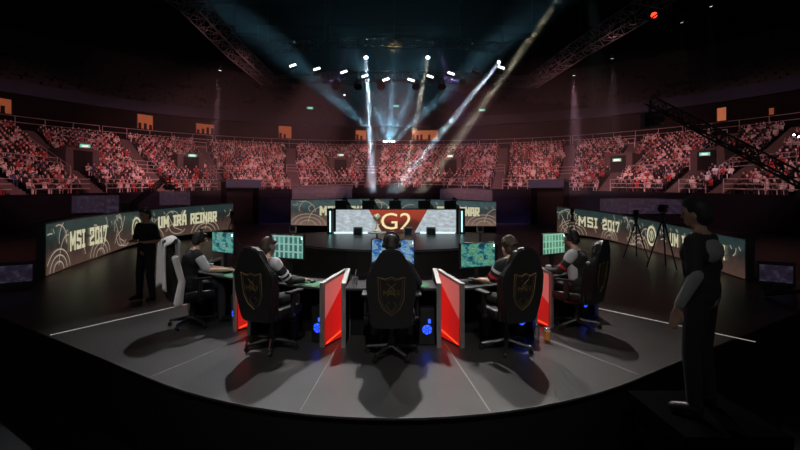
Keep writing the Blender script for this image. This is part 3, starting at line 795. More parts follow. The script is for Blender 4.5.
def person(name, label, loc, rz, J, hair='short', hairm='hair', shirt='jblack', sleeve='short', headset=False, skin='skin', extras=(), vox=.0075, scale=1., group=None, legs='trouser'):
    """J: joints dict, local coordinates (+Y forward)"""
    t = thing(name, label, 'person', loc, rz, group); t.scale = (scale,) * 3
    g = {k: V(v) for k, v in J.items() if isinstance(v, (tuple, V))}
    H = g['head']; hz = J.get('yaw', 0) if not isinstance(J.get('yaw', 0), tuple) else 0
    pit = J.get('pitch', 0); RM = Matrix.Rotation(hz, 4, 'Z') @ Matrix.Rotation(pit, 4, 'X')
    hp = lambda x, y, z: H + (RM @ V((x, y, z)))
    P = []
    P += [('c', g['pelvis'] + V((-.07, 0, 0)), g['pelvis'] + V((.07, 0, 0)), .10, .10), ('c', g['pelvis'], g['waist'], .125, .11),
          ('c', g['waist'], g['chest'], .115, .125), ('c', g['chest'] + V((-.07, 0, 0)), g['chest'] + V((.07, 0, 0)), .11, .11),
          ('c', g['shL'], g['neck'], .055, .055), ('c', g['shR'], g['neck'], .055, .055), ('c', g['neck'], H + V((0, 0, -.06)), .055, .05)]
    hd = [('e', H, (.076, .095, .115), RM), ('e', hp(0, .035, -.055), (.055, .06, .06), RM), ('c', hp(0, .09, .01), hp(0, .108, -.025), .010, .015),
          ('e', hp(.076, 0, -.01), (.012, .022, .032), RM), ('e', hp(-.076, 0, -.01), (.012, .022, .032), RM), ('c', hp(-.03, .085, .025), hp(.03, .085, .025), .012, .012),
          ('c', hp(-.018, .088, -.06), hp(.018, .088, -.06), .009, .009)]
    P += hd
    S_, PT = [], []
    for s, k in ((-1, 'L'), (1, 'R')):
        sh, el, wr = g['sh' + k], g['el' + k], g['wr' + k]; fd = g['fd' + k].normalized()
        P += [('c', sh, el, .048, .038), ('c', el, wr, .040, .026)]
        side = fd.cross(V((0, 0, 1))); side = side.normalized() if side.length > .1 else V((1, 0, 0))
        if J.get('palm'): side = V((0, 1, 0))
        pc = wr + fd * .05; up = side.cross(fd).normalized()
        P += [('c', wr, pc + side * .022, .022, .015), ('c', wr, pc - side * .022, .022, .015), ('c', pc + side * .025, pc - side * .025, .016, .016)]
        th_s = -s if side.dot(V((1, 0, 0))) > 0 else s
        for j, (o_, ln) in enumerate(((-.028, .066), (-.0095, .078), (.0095, .073), (.028, .056))):
            ln = ln if th_s < 0 else (.056, .073, .078, .066)[j]
            b0 = wr + fd * .07 + side * o_; b1 = b0 + fd * ln * .5 - up * .006 * (1 if up.z > 0 else -1); b2 = b1 + fd * ln * .42 - V((0, 0, 1)) * ln * .30
            P += [('c', b0 - fd * .02, b1, .010, .0085), ('c', b1, b2, .0085, .0075)]
        tb = wr + fd * .02 + side * th_s * .02; t1 = tb + fd * .035 + side * th_s * .028; t2 = t1 + fd * .03 + side * th_s * .006 - V((0, 0, .008))
        P += [('c', tb, t1, .013, .011), ('c', t1, t2, .011, .009)]
        hip, kn, an, to = g['hip' + k], g['kn' + k], g['an' + k], g['to' + k]
        P += [('c', hip, kn, .082, .055), ('c', kn, an + (kn - an) * .55, .055, .054), ('c', an + (kn - an) * .6, an, .052, .036), ('c', an, to, .036, .028)]
        PT += [('c', hip, kn, .098, .074), ('c', kn, an + V((0, 0, .04)), .074, .058)]
        blob([('c', an + V((0, 0, -.01)), to, .050, .040), ('c', an + V((0, -.02, -.035)), an + V((0, -.02, .02)), .045, .043)], .012, 'shoe', M['black'], t)
        end = {'short': .62, 'long': 1.0}[sleeve]
        if end < 1: S_ += [('c', sh, sh.lerp(el, .80), .068, .058)]
        else: S_ += [('c', sh, el, .066, .054), ('c', el, el.lerp(wr, .9), .054, .040)]
    PT += [('c', g['pelvis'] + V((-.07, 0, 0)), g['pelvis'] + V((.07, 0, 0)), .118, .118)]
    S_ += [('c', g['pelvis'] + V((-.06, 0, .07)), g['pelvis'] + V((.06, 0, .07)), .125, .125), ('c', g['pelvis'] + V((0, 0, .05)), g['waist'], .14, .128),
           ('c', g['waist'], g['chest'], .130, .142), ('c', g['chest'] + V((-.075, 0, 0)), g['chest'] + V((.075, 0, 0)), .125, .125),
           ('c', g['shL'], g['neck'] + V((0, 0, -.03)), .068, .066), ('c', g['shR'], g['neck'] + V((0, 0, -.03)), .068, .066)]
    blob(P, vox, 'body', M[skin], t)
    blob(PT, .016, 'trousers', M[legs], t)
    blob(S_, .013, 'jersey', M[shirt], t, 3)
    hr = [('e', hp(0, -.018, .028), (.088, .095, .108), RM), ('e', hp(0, -.045, -.02), (.082, .070, .085), RM)]
    if hair == 'curly':
        rr = random.Random(5)
        for _ in range(60):
            a, e = rr.uniform(0, 2 * pi), rr.uniform(-.1, 1.5); hr.append(('e', hp(.088 * cos(a) * cos(e), -.022 + .095 * sin(a) * cos(e), .03 + .112 * sin(e)) if sin(a) < .55 or e > .5 else hp(0, -.05, .05), (.024, .024, .024)))
    elif hair == 'tall': hr += [('e', hp(0, .02, .085), (.07, .085, .055), RM), ('c', hp(0, .06, .09), hp(0, .02, .12), .035, .04)]
    else: hr += [('c', hp(-.05, .06, .07), hp(.05, .06, .07), .028, .028)]
    ho = blob(hr, .009, 'hair', M[hairm], t, 2)
    ey = MB()
    for s in (-1, 1): ey.ell(hp(s * .03, .084, .003), .011, 2)
    ey.build('eyes', M['hair'], t, smooth=True)
    if headset:
        mb = MB(); mb.path([hp(.098 * cos(a), -.0, .02 + .135 * sin(a)) for a in [R(x) for x in range(0, 181, 15)]], .014, 8)
        h_ = mb.build('headset', M['black'], t)
        for s in (-1, 1): a = hp(s * .082, .0, 0); c = hp(s * .118, 0, 0); MB().tube(a, c, .043, .036, n=16).build('ear_cup', M['trimgrey'] if headset == 'grey' else M['black'], h_)
        MB().tube(hp(-.1, .02, -.02), hp(-.06, .11, -.06), .006).build('microphone', M['black'], h_)
    for kind, a, c, r1, r2, mn, nm in extras:
        if kind == 'r': MB().tube(V(a), V(c), r1, r2, n=20).build(nm, M[mn], t); continue
        blob([('c', V(a) if not isinstance(a, str) else g[a], V(c) if not isinstance(c, str) else g[c], r1, r2)], .01, nm, M[mn], t)
    return t
def band(g, a, b, t0, t1): return (tuple(V(g[a]).lerp(V(g[b]), t0)), tuple(V(g[a]).lerp(V(g[b]), t1)))

def seated(lean=.06, hz=1.30, arm=.0, yaw=0., reach=.50, az=.80, spread=.19):
    return dict(pelvis=(0, -.05, .60), waist=(0, -.06 + lean * .2, .78), chest=(0, -.03 + lean * .6, .98), neck=(0, -.01 + lean, 1.13), head=(0, .04 + lean * 1.3, hz), pitch=-.12, yaw=yaw,
                shL=(-.185, -.02 + lean * .8, 1.07), shR=(.185, -.02 + lean * .8, 1.07), elL=(-.26, .14 + arm, .84), elR=(.26, .14 + arm, .84),
                wrL=(-spread, reach - .12, az), wrR=(spread + .02, reach - .10, az), fdL=(.1, 1, -.05), fdR=(-.05, 1, -.05),
                hipL=(-.09, -.03, .60), hipR=(.09, -.03, .60), knL=(-.13, .40, .60), knR=(.13, .40, .60), anL=(-.13, .42, .09), anR=(.13, .40, .09), toL=(-.14, .56, .05), toR=(.14, .54, .05))

# ------------------------------------------------------------------ stations
def desk(loc, rz, label, w=1.2):
    """origin: middle of the front edge on the floor; +Y away from the player"""
    t = thing('gaming_desk', label, 'desk', loc, rz, 'player desks')
    MB().box((0, .29, .735), (w - .03, .58, .03), bev=.004).build('desk_top', M['desk'], t)
    MB().box((0, .53, .36), (w - .06, .03, .72)).build('back_panel', M['blackm'], t)
    for s in (-1, 1):
        x = s * w / 2
        p = MB().prism([(x - .02, 0, 0), (x - .02, .56, 0), (x - .02, .56, .90), (x - .02, 0, .80)], (.04, 0, 0)).build('side_panel', M['blackm'], t)
        fr = MB()
        q = [(x, .0, .0), (x, .56, .0), (x, .56, .90), (x, .0, .80)]
        for a, b in ((0, 3), (3, 2), (2, 1)):
            A, B_ = V(q[a]), V(q[b]); mid = (A + B_) / 2; L_ = (B_ - A).length; ang = math.atan2(B_.z - A.z, B_.y - A.y)
            fr.box(mid, (.056, L_ + .03, .035), rx=ang)
        fr.build('edge_frame', M['trimgrey'], p)
        y0 = x + s * .0215
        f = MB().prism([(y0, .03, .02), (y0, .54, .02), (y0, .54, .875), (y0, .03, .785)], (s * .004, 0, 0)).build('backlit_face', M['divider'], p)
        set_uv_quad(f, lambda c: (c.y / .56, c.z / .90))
        MB().prism([(y0 + s * .006, .05, .03), (y0 + s * .006, .53, .12), (y0 + s * .006, .53, .135), (y0 + s * .006, .05, .045)], (s * .004, 0, 0)).build('light_strip', M['redstrip'], p)
    return t
def monitor(loc, rz, label, m, zt_=1.31, w=.60, h=.36):
    t = thing('computer_monitor', label, 'monitor', loc, rz, 'player monitors'); zc = zt_ - loc[2] - h / 2
    s = MB().box((0, .02, zc), (w, .045, h), bev=.006).build('housing', M['black'], t)
    f = MB().box((0, -.0045, zc + .005), (w - .03, .006, h - .035)).build('screen', m, t); set_uv_quad(f, lambda c: (c.x / w * 1.0 + .5, (c.z - zc) / h + .5))
    MB().box((0, .05, zc * .5), (.06, .03, zc)).build('stand_arm', M['black'], t)
    MB().lathe([(.11, 0), (.11, .012), (.03, .02)], (0, .05, 0), 20).build('stand_base', M['black'], t)
    MB().box((w / 2 - .03, -.012, zc + h * .36), (.008, .01, .03)).build('camera_light', M['lamp'], s)
    return t
def pc_tower(loc, rz, label):
    t = thing('computer_tower', label, 'computer', loc, rz, 'computer towers')
    MB().box((0, .22, .24), (.20, .44, .46), bev=.01).build('case', M['black'], t)
    mb = MB()
    for z in (.2,):
        mb.tube((0, -.004, z), (0, .0, z), .06, n=16)
    mb.box((.03, -.006, .31), (.03, .008, .05))
    f = mb.build('lit_fan', M['bluefan'], t)
    mb = MB()
    for z in (.2,):
        for k in range(6):
            a = k * pi / 3; mb.box((.033 * cos(a), -.010, z + .033 * sin(a)), (.05, .006, .012), ry=-a + .4)
    mb.build('fan_blade', M['black'], f)
    return t
def kb_set(base, rz, who, off=0.):
    """keyboard, mouse and mat on a desk frame (base at front-edge middle)"""
    def P(x, y, z): return V(base) + rot_to((x + off, y, z), rz)
    t = thing('keyboard', 'black backlit keyboard in front of the %s player' % who, 'keyboard', P(-.10, .22, .75), rz, 'keyboards')
    MB().box((0, 0, .012), (.40, .14, .022), bev=.004).build('case', M['black'], t)
    mb = MB()
    for r_ in range(5):
        for c in range(14): mb.box((-.185 + .0285 * c, -.054 + .027 * r_, .027), (.022, .021, .008))
    tag(mb.build('keys', M['blackm'], t), kind='stuff')
    t = tag(MB().box((0, 0, .003), (.34, .30, .006), bev=.002).build('mouse_mat', M['green']), 'green-lit mouse mat at the right hand of the %s player' % who, 'mouse mat', 'mouse mats')
    t.location = P(.32, .20, .75); t.rotation_euler.z = rz
    t = thing('computer_mouse', 'small black mouse under the right hand of the %s player' % who, 'mouse', P(.28, .24, .757), rz, 'computer mice')
    MB().ell((0, 0, .014), (.032, .055, .022), 3).build('shell', M['black'], t, smooth=True)
    MB().tube((-.005, .03, .034), (.005, .03, .034), .008).build('scroll_wheel', M['trimgrey'], t)
def cup(loc, label, straw=True, m='white'):
    t = thing('drink_cup', label, 'cup', loc)
    MB().lathe([(.030, 0), (.042, .12), (.044, .12), (.040, .125)], n=20).build('cup_body', M[m], t)
    if straw: MB().tube((.0, 0, .12), (.02, .01, .22), .004).build('straw', M['white'], t)

ST = [ # who, desk front mid, desk rz, chair loc, chair rz, monitor offset (x,y), top z, screen
    ('far left', (-2.76, 6.485), R(-35), (-3.02, 6.42), R(-48), (-.40, .38), 1.36, 'scr_map3'),
    ('centre-left', (-1.453, 5.70), R(-25), (-1.53, 5.40), R(-24), (-.33, .38), 1.37, 'scr_tab'),
    ('centre', (-.035, 5.42), 0, (-.03, 5.14), 0, (.02, .40), 1.33, 'scr_map2'),
    ('centre-right', (1.40, 5.665), R(25), (1.40, 5.36), R(20), (-.02, .38), 1.27, 'scr_map'),
    ('far right', (2.80, 6.645), R(35), (2.68, 6.30), R(44), (.12, .38), 1.34, 'scr_tab2')]
proto = chair_proto(); first = True
chair_lab = ['black gaming chair at the far left desk with a white jacket over its back', 'black gaming chair with gold emblem, second from the left', 'black gaming chair with gold shield emblem in the exact centre',
             'black gaming chair with gold emblem, second from the right', 'black gaming chair seen side-on at the far right desk']
for i, (who, dm, drz, cl, crz, mo, mz, sm) in enumerate(ST):
    D = (dm[0], dm[1], 0)
    desk(D, drz, 'black desk with red backlit side panels, %s of the five player desks' % who)
    P = lambda x, y, z: V(D) + rot_to((x, y, z), drz)
    monitor(tuple(P(mo[0], mo[1] + .08, .75)), drz, 'flat monitor on the %s player desk showing a %s' % (who, 'table of coloured tiles' if 'tab' in sm else 'game map'), M[sm], mz)
    pc_tower(tuple(P(.46 if i != 0 else .44, .10, 0)), drz, 'black computer tower with blue glowing fans under the %s desk' % who)
    kb_set(D, drz, who)
    c = proto if i == 0 else copy_tree(proto)
    c.location = (cl[0], cl[1], 0); c.rotation_euler.z = crz
    tag(c, chair_lab[i], 'chair', 'gaming chairs')

# players
def J0(**k): return seated(**k)
g = J0(lean=.06, hz=1.28, reach=.60, spread=.15)
person('person', 'far left seated player with headset in black and white jersey, arms on the desk', (-3.02, 6.42, 0), R(-48), g, headset=True, shirt='jblack',
       extras=[('c', *band(g, 'shR', 'elR', .25, .85), .074, .062, 'jwhite', 'sleeve_panel'), ('c', *band(g, 'shL', 'elL', .25, .85), .074, .062, 'jwhite', 'sleeve_panel')])
g = J0(lean=.0, hz=1.27, reach=.60, yaw=-.25)
person('person', 'seated player with headset and white shoulder panel, second from the left', (-1.61, 5.40, 0), R(-26), g, headset='grey', hairm='hairb', shirt='jblack', sleeve='long',
       extras=[('c', *band(g, 'shR', 'elR', -.08, .10), .076, .074, 'jwhite', 'shoulder_panel'), ('r', *band(g, 'shR', 'elR', .52, .62), .069, .067, 'jwhite', 'sleeve_stripe'),
               ('r', *band(g, 'shR', 'elR', .74, .82), .066, .064, 'jwhite', 'sleeve_stripe'), ('c', *band(g, 'shL', 'elL', -.08, .10), .076, .074, 'jwhite', 'shoulder_panel')])
g = J0(lean=.10, hz=1.31, reach=.62, spread=.22)
g['wrR'] = (.36, .50, .80); g['elR'] = (.33, .18, .84)
person('person', 'centre player almost hidden behind his chair, dark hair above the backrest', (-.03, 5.14, 0), 0, g, headset=True, shirt='jblack', sleeve='long')
g = J0(lean=.06, hz=1.26, reach=.62)
person('person', 'seated curly-haired player reaching to his keyboard, second from the right', (1.50, 5.36, 0), R(22), g, hair='curly', hairm='hairb', shirt='jblack', headset=False,
       extras=[('r', *band(g, 'shL', 'elL', .62, .76), .066, .064, 'jred', 'sleeve_badge'), ('r', *band(g, 'shL', 'elL', .3, .42), .071, .070, 'jwhite', 'sleeve_stripe'),
               ('c', (-.13, .05, .72), (-.10, .10, .66), .07, .06, 'jgrey', 'jersey_hem')])
g = J0(lean=.03, hz=1.31, reach=.62, yaw=.1)
person('person', 'far right seated player with headset and white-shouldered jersey', (2.68, 6.30, 0), R(44), g, headset=True, shirt='jblack', sleeve='long', 
       extras=[('c', *band(g, 'shL', 'elL', -.1, .2), .080, .078, 'jwhite', 'shoulder_panel'), ('r', *band(g, 'shL', 'elL', .66, .80), .068, .066, 'jred', 'sleeve_badge'), ('c', (-.12, .02, .95), (-.10, .0, .75), .085, .08, 'jwhite', 'side_panel')])

def standing(arms='bent'):
    d = dict(pelvis=(0, 0, .95), waist=(0, 0, 1.10), chest=(0, .01, 1.30), neck=(0, .0, 1.45), head=(0, .03, 1.62), pitch=-.05, yaw=0,
             shL=(-.19, 0, 1.40), shR=(.19, 0, 1.40), hipL=(-.09, 0, .93), hipR=(.09, 0, .93), knL=(-.12, .03, .50), knR=(.14, .03, .50), anL=(-.15, 0, .08), anR=(.18, 0, .08), toL=(-.18, .14, .045), toR=(.22, .14, .045))
    if arms == 'bent': d.update(elL=(-.30, .0, 1.13), elR=(.30, .0, 1.13), wrL=(-.17, .2, 1.12), wrR=(.16, .2, 1.12), fdL=(.6, .6, .2), fdR=(-.6, .6, .2))
    else: d.update(elL=(-.27, -.03, 1.11), elR=(.27, -.03, 1.11), wrL=(-.28, .08, .87), wrR=(.28, .08, .87), fdL=(0, .2, -1), fdR=(0, .2, -1), palm=1)
    return d
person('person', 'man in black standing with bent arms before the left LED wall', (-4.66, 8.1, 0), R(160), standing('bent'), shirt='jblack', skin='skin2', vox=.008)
g = standing('down')
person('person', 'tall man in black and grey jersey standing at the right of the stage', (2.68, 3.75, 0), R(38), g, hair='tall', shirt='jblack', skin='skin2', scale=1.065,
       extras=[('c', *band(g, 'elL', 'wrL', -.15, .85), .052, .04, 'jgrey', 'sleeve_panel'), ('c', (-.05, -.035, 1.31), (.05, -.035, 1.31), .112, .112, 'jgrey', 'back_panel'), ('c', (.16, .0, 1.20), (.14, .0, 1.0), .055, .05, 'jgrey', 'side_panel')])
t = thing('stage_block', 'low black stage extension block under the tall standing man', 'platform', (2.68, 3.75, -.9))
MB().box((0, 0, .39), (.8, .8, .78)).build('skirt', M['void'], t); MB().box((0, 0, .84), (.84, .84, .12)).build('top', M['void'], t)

# opposing team behind the white screen
tt = thing('team_table', 'long black table behind the pale centre screen', 'table', (0, 18.3, PZ))
MB().box((.05, 0, .735), (5.6, .7, .04)).build('tabletop', M['desk'], tt)
for x in (-2.5, 0, 2.5): MB().box((x, 0, .357), (.06, .6, .714)).build('leg', M['black'], tt)
for i, px in enumerate((341, 368, 395, 424, 450)):
    x = (px - CX) * 18.3 / F
    m_ = monitor((x, 18.3, PZ + .75), pi, 'back of a black monitor above the centre screen, %s of five' % ['leftmost', 'second from left', 'middle', 'fourth from left', 'rightmost'][i], M['scr_map'], PZ + 1.33, .50, .34)
    m_['group'] = 'opposing team monitors'
    x2 = (px - CX + (4 if px != 395 else 1)) * 19.0 / F
    c = copy_tree(proto); c.location = (x2, 19.1, PZ); c.rotation_euler.z = pi
    tag(c, 'gaming chair behind the centre screen, %s of the opposing five' % ['leftmost', 'second from left', 'middle', 'fourth from left', 'rightmost'][i], 'chair', 'opposing team chairs')
    if i == 0:
        op = person('person', 'x', (x2, 19.1, PZ), pi, J0(lean=.06, hz=1.33, reach=.5), headset=True, vox=.016, shirt='jgrey', group='opposing team players'); q = op
    else:
        q = copy_tree(op); q.location = (x2, 19.1, PZ)
    q['label'] = 'opposing player facing us behind the centre screen, %s of five' % ['leftmost', 'second from left', 'middle', 'fourth from left', 'rightmost'][i]

# white jacket over the far-left chair: draped sheet
def drape():
    b = bmesh.new(); NU, NV = 14, 26; rows = []
    for j in range(NV):
        f = j / (NV - 1)
        row = []
        for i in range(NU):
            u = (i / (NU - 1) - .5)
            L_ = f * 1.12 - .30                       # -.35 front side .. 1.2 rear side
            w = .36 + .10 * f
            if L_ < 0: z = 1.335 + L_; y = -.225 + .03 * sin(u * 20)
            elif L_ < .12: z = 1.345 + .02 * sin(L_ / .12 * pi); y = -.225 - L_
            else: z = 1.345 - (L_ - .12) * .95; y = -.405 - .02 * sin(u * 17 + f * 2) - .03 * (L_ - .12)
            zz = z - abs(u) * .18 * (1 if L_ > .1 else .4)
            row.append(b.verts.new((u * w + .02 * sin(f * 7), y, zz)))
        rows.append(row)
    for A, B_ in zip(rows, rows[1:]):
        for i in range(NU - 1): b.faces.new((A[i], A[i + 1], B_[i + 1], B_[i]))
    q = MB.__new__(MB); q.b = b; o = q.build('draped_jacket', M['towel'], smooth=True)
    sm = o.modifiers.new('t', 'SOLIDIFY'); sm.thickness = .012
    return o
o = drape(); o.location = (-3.02, 6.42, 0); o.rotation_euler.z = R(-48)
tag(o, 'white jacket draped over the back of the far left chair', 'jacket')
blobs = blob([('c', V((.27, -.30, 1.05)), V((.30, -.22, .72)), .05, .045), ('c', V((.30, -.22, .72)), V((.27, -.26, .42)), .05, .065)], .012, 'sleeve', M['towel'], o)
# small items
Pd = lambda i, x, y, z: V((*ST[i][1], 0)) + rot_to((x, y, z), ST[i][2])
cup(tuple(Pd(2, -.47, .12, .752)), 'clear drink cup with a straw at the left edge of the centre desk', True, 'clear')
cup(tuple(Pd(0, -.30, .18, .752)), 'white drink cup with a straw beside the far left player', True)
cup(tuple(Pd(4, -.36, .22, .752)), 'white cup on the far right desk near its left edge', False)
t = thing('beer_cup', 'plastic cup of amber beer standing on the floor by the far right desk', 'cup', (2.035, 5.72, 0))
MB().lathe([(.031, .004), (.041, .12)], n=20).build('beer', M['beer'], t); MB().lathe([(.041, .12), (.042, .145), (.03, .150)], n=20).build('foam', M['foam'], t)
MB().lathe([(.0415, .150), (.046, .168), (.047, .170), (.044, .171)], n=20).build('cup_rim', M['clear'], t)
MB().lathe([(.031, 0), (.034, .004), (.031, .006)], n=20).build('cup_foot', M['clear'], t)
t = thing('water_bottle', 'clear water bottle standing on the floor left of the beer cup', 'bottle', (1.90, 5.72, 0))
MB().lathe([(.032, 0), (.034, .02), (.034, .14), (.028, .17), (.014, .195), (.014, .21)], n=20).build('bottle_body', M['clear'], t); MB().lathe([(.016, .205), (.016, .228)], n=14).build('cap', M['white'], t)

# ------------------------------------------------------------------ cameras, stands, cranes
def tripod_cam(px, d, h, rz, label, x=None):
    X = (px - CX) * d / F; t = thing('tripod_camera', label, 'camera', (X, d, 0), rz, 'broadcast cameras')
    for k in range(3):
        a = k * 2 * pi / 3 + .5; MB().tube((.04 * cos(a), .04 * sin(a), h - .3), (.42 * cos(a), .42 * sin(a), .02), .025, .018).build('leg', M['black'], t)
    MB().tube((0, 0, h - .35), (0, 0, h - .1), .05).box((0, 0, h - .08), (.14, .14, .08)).build('pan_head', M['black'], t)
    bd = MB().box((0, .0, h + .08), (.16, .42, .22), bev=.015).box((-.02, -.28, h + .14), (.12, .14, .10)).build('camera_body', M['black'], t)
    MB().tube((0, .20, h + .08), (0, .42, h + .08), .065, .075, n=16).build('lens', M['blackm'], bd)
    MB().tube((.03, -.05, h - .05), (.12, -.55, h - .15), .012).build('pan_handle', M['black'], t)
tripod_cam(572, 20.5, 1.45, R(160), 'black broadcast camera on a tripod before the left end of the right LED wall')
tripod_cam(663, 12.2, 1.62, R(140), 'black broadcast camera on tall tripod, nearest to the tall standing man')
tripod_cam(636, 14.5, 1.45, R(150), 'black broadcast camera on a tripod before the round emblem of the right LED wall')
tripod_cam(232, 19, 1.35, R(200), 'black broadcast camera on a tripod at the right end of the left LED wall')
for px, lab in ((293, 'left of'), (480, 'right of')):
    X = (px - CX) * 13.2 / F
    t = thing('robot_camera', 'small remote camera on a thin stand, %s the centre platform' % lab, 'camera', (X, 11.4 if False else 11.0, 0), 0, 'remote cameras'); t.location.x = (px - CX) * 11.0 / F
    MB().lathe([(.16, 0), (.16, .02), (.03, .04)], n=20).build('base', M['black'], t); MB().tube((0, 0, .03), (0, 0, 1.08), .018).build('pole', M['black'], t)
    b_ = MB().box((0, 0, 1.11), (.14, .12, .05), bev=.01).box((-.075, 0, 1.18), (.02, .06, .14)).box((.075, 0, 1.18), (.02, .06, .14)).build('yoke', M['trimgrey'], t)
    MB().box((0, 0, 1.2), (.11, .18, .11), bev=.02).tube((0, .08, 1.2), (0, .14, 1.2), .035).build('camera_head', M['black'], b_)
def lattice(mb, a, b, w, bays, r, tri=False, rl=None):
    a, b = V(a), V(b); d = (b - a).normalized(); sd = d.cross(V((0, 0, 1))).normalized(); up = sd.cross(d).normalized()
    cs = [(-1, -1), (1, -1), (1, 1), (-1, 1)] if not tri else [(-1, -1), (1, -1), (0, 1)]
    cs = [(x * w / 2, y * w / 2) for x, y in cs]
    P = lambda f, c: a.lerp(b, f) + sd * c[0] + up * c[1]
    for c in cs: mb.tube(P(0, c), P(1, c), r, n=6)
    for k in range(bays):
        f0, f1 = k / bays, (k + 1) / bays
        for i in range(len(cs)):
            c, e = cs[i], cs[(i + 1) % len(cs)]
            if k % 2: c, e = e, c
            mb.tube(P(f0, c), P(f1, e), rl or r * .6, n=5, caps=False)
            mb.tube(P(f0, c), P(f0, e), rl or r * .6, n=5, caps=False)
def crane(label, tip, base, back, loc):
    t = thing('camera_crane', label, 'crane', (loc[0], loc[1], 0)); o = V(t.location)
    tip, back = V(tip) - o, V(back) - o; piv = V((0, 0, base))
    mb = MB(); lattice(mb, back, tip, .24, 22, .022, True); mb.build('boom', M['black'], t)
    MB().tube((0, 0, 0), (0, 0, base), .08, n=12).box((0, 0, base), (.35, .35, .14)).build('column', M['black'], t)
    for k in range(4):
        a = k * pi / 2 + .7; MB().tube((0, 0, .25), (.7 * cos(a), .7 * sin(a), .04), .035).build('outrigger', M['black'], t)
    mb = MB(); mb.box(back, (.35, .35, .5)); mb.build('counterweight', M['black'], t)
    hd = MB().tube(tip, tip + V((0, 0, -.35)), .04).box(tip + V((0, 0, -.4)), (.36, .36, .06)).box(tip + V((-.19, 0, -.58)), (.04, .2, .4)).build('remote_head', M['black'], t)
    MB().box(tip + V((0, 0, -.62)), (.26, .5, .26), bev=.02).tube(tip + V((0, -.25, -.62)), tip + V((0, -.5, -.62)), .09, .1, n=14).build('camera_body', M['black'], hd)
crane('long black camera crane arm reaching in from the right over the stands', at(650, 100, 12), 2.0, (8.5, 7.2, 1.35), (7.72, 7.9, 0))
# (column under the boom)
t0 = at(170, 175, 22); 
crane('thin camera crane rising behind the head of the standing man on the left', t0, 1.65, (at(128, 208, 21)), (at(133, 205, 21.1).x, 21.1, 0))
# dim side screens at the edges of the stage
for px, py, d, lab, rz in ((16, 268, 9.2, 'far left edge', .7), (776, 268, 9.2, 'far right edge', -.7)):
    p = at(px, py, d); t = thing('prompt_screen', 'dim grey screen near the floor at the %s of the picture' % lab, 'screen', (p.x, p.y, 0), rz)
    MB().box((0, .08, .32), (.62, .1, .5), rx=-.3).build('housing', M['black'], t)
    f = MB().box((0, .01, .33), (.54, .02, .36), rx=-.3).build('screen', M['purple'], t); set_uv_quad(f, lambda c: (c.x, c.z))
    MB().box((0, .15, .05), (.5, .3, .1)).build('foot', M['black'], t)

# ------------------------------------------------------------------ trusses
def truss(pts, w, label, m, rr=.035, name='lighting_truss'):
    t = thing(name, label, 'truss', pts[0]); o = V(pts[0]); mb = MB()
    for a, b in zip(pts, pts[1:]):
        L_ = (V(b) - V(a)).length; lattice(mb, V(a) - o, V(b) - o, w, max(2, int(L_ / w)), rr)
    mb.build('lattice', m, t)
    mb = MB()
    for p in pts: mb.tube(V(p) - o + V((0, 0, w / 2)), (p[0] - o.x, p[1] - o.y, 30 - o.z), .02, n=4)
    mb.build('hanging_cable', M['trussd'], t)
    return t
zf = lambda y, d: CZ + (HY - y) * d / F
truss([at(268, 82, 32), at(330, 77.5, 32.3), at(394, 76, 32.5), at(460, 77.5, 32.3), at(532, 83, 32)], .62, 'long far truss across the stage above the centre stand, lit from below', M['truss'])
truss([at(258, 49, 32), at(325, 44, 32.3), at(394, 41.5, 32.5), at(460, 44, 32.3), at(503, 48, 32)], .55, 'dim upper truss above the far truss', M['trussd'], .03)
truss([at(268, 80, 32), at(235, 50, 24), at(190, 2, 18.3), (-12.5, 12, 12.5)], .8, 'side truss running towards us on the upper left', M['truss'])
truss([at(532, 82, 32), at(580, 49, 25), at(640, 12, 20), (13.4, 12, 12.5)], .8, 'side truss running towards us on the upper right', M['truss'])

LI = []
def fixture(px, py, d, m, label, aim=None, w=.22, long=False, name='stage_light', mh=None):
    p = at(px, py, d); t = thing(name, label, 'light', p, 0, 'stage lights')
    if long:
        t.rotation_euler = (R(-20), 0, 0)
        b = MB().box((0, .03, 0), (.48, .16, .22), ry=(R(-22) if px < 395 else R(22))).build('housing', M['black'], t); MB().box((0, -.06, 0), (.42, .02, .14), ry=(R(-22) if px < 395 else R(22))).build('lens', m, b)
    else:
        dr = (V(aim) - p).normalized() if aim else V((0, -.6, -.8)); e = w
        b = MB().tube(-dr * e * 1.6, dr * e * .3, e * .7, e * .95, n=14).build('housing', M['black'], t); MB().tube(dr * e * .3, dr * e * .36, e * .85, n=14).build('lens', m, b)
    MB().box((0, .05, w * 1.1 + .1), (.06, .06, w * 1.2)).build('yoke', M['black'], t)
    return t
pl = ['first', 'second', 'third', 'fourth', 'fifth', 'sixth', 'seventh', 'eighth', 'ninth', 'tenth']
for i, (px, py) in enumerate([(293, 66), (317, 69.5), (344, 72.5), (365, 76.5), (386, 80), (411, 80.5), (430, 77), (451, 74), (476, 71), (501, 68)]):
    fixture(px, py, 27, M['lamp'] if i not in (8,) else M['white'], 'bright white bar lamp hung under the trusses, %s from the left' % pl[i], long=True)
for i, px in enumerate((296, 336, 358, 381, 416, 442, 463, 490)):
    fixture(px, 86, 31.2, M['blackm'], 'unlit moving-head lamp below the far truss, %s from the left' % pl[i], w=.33)

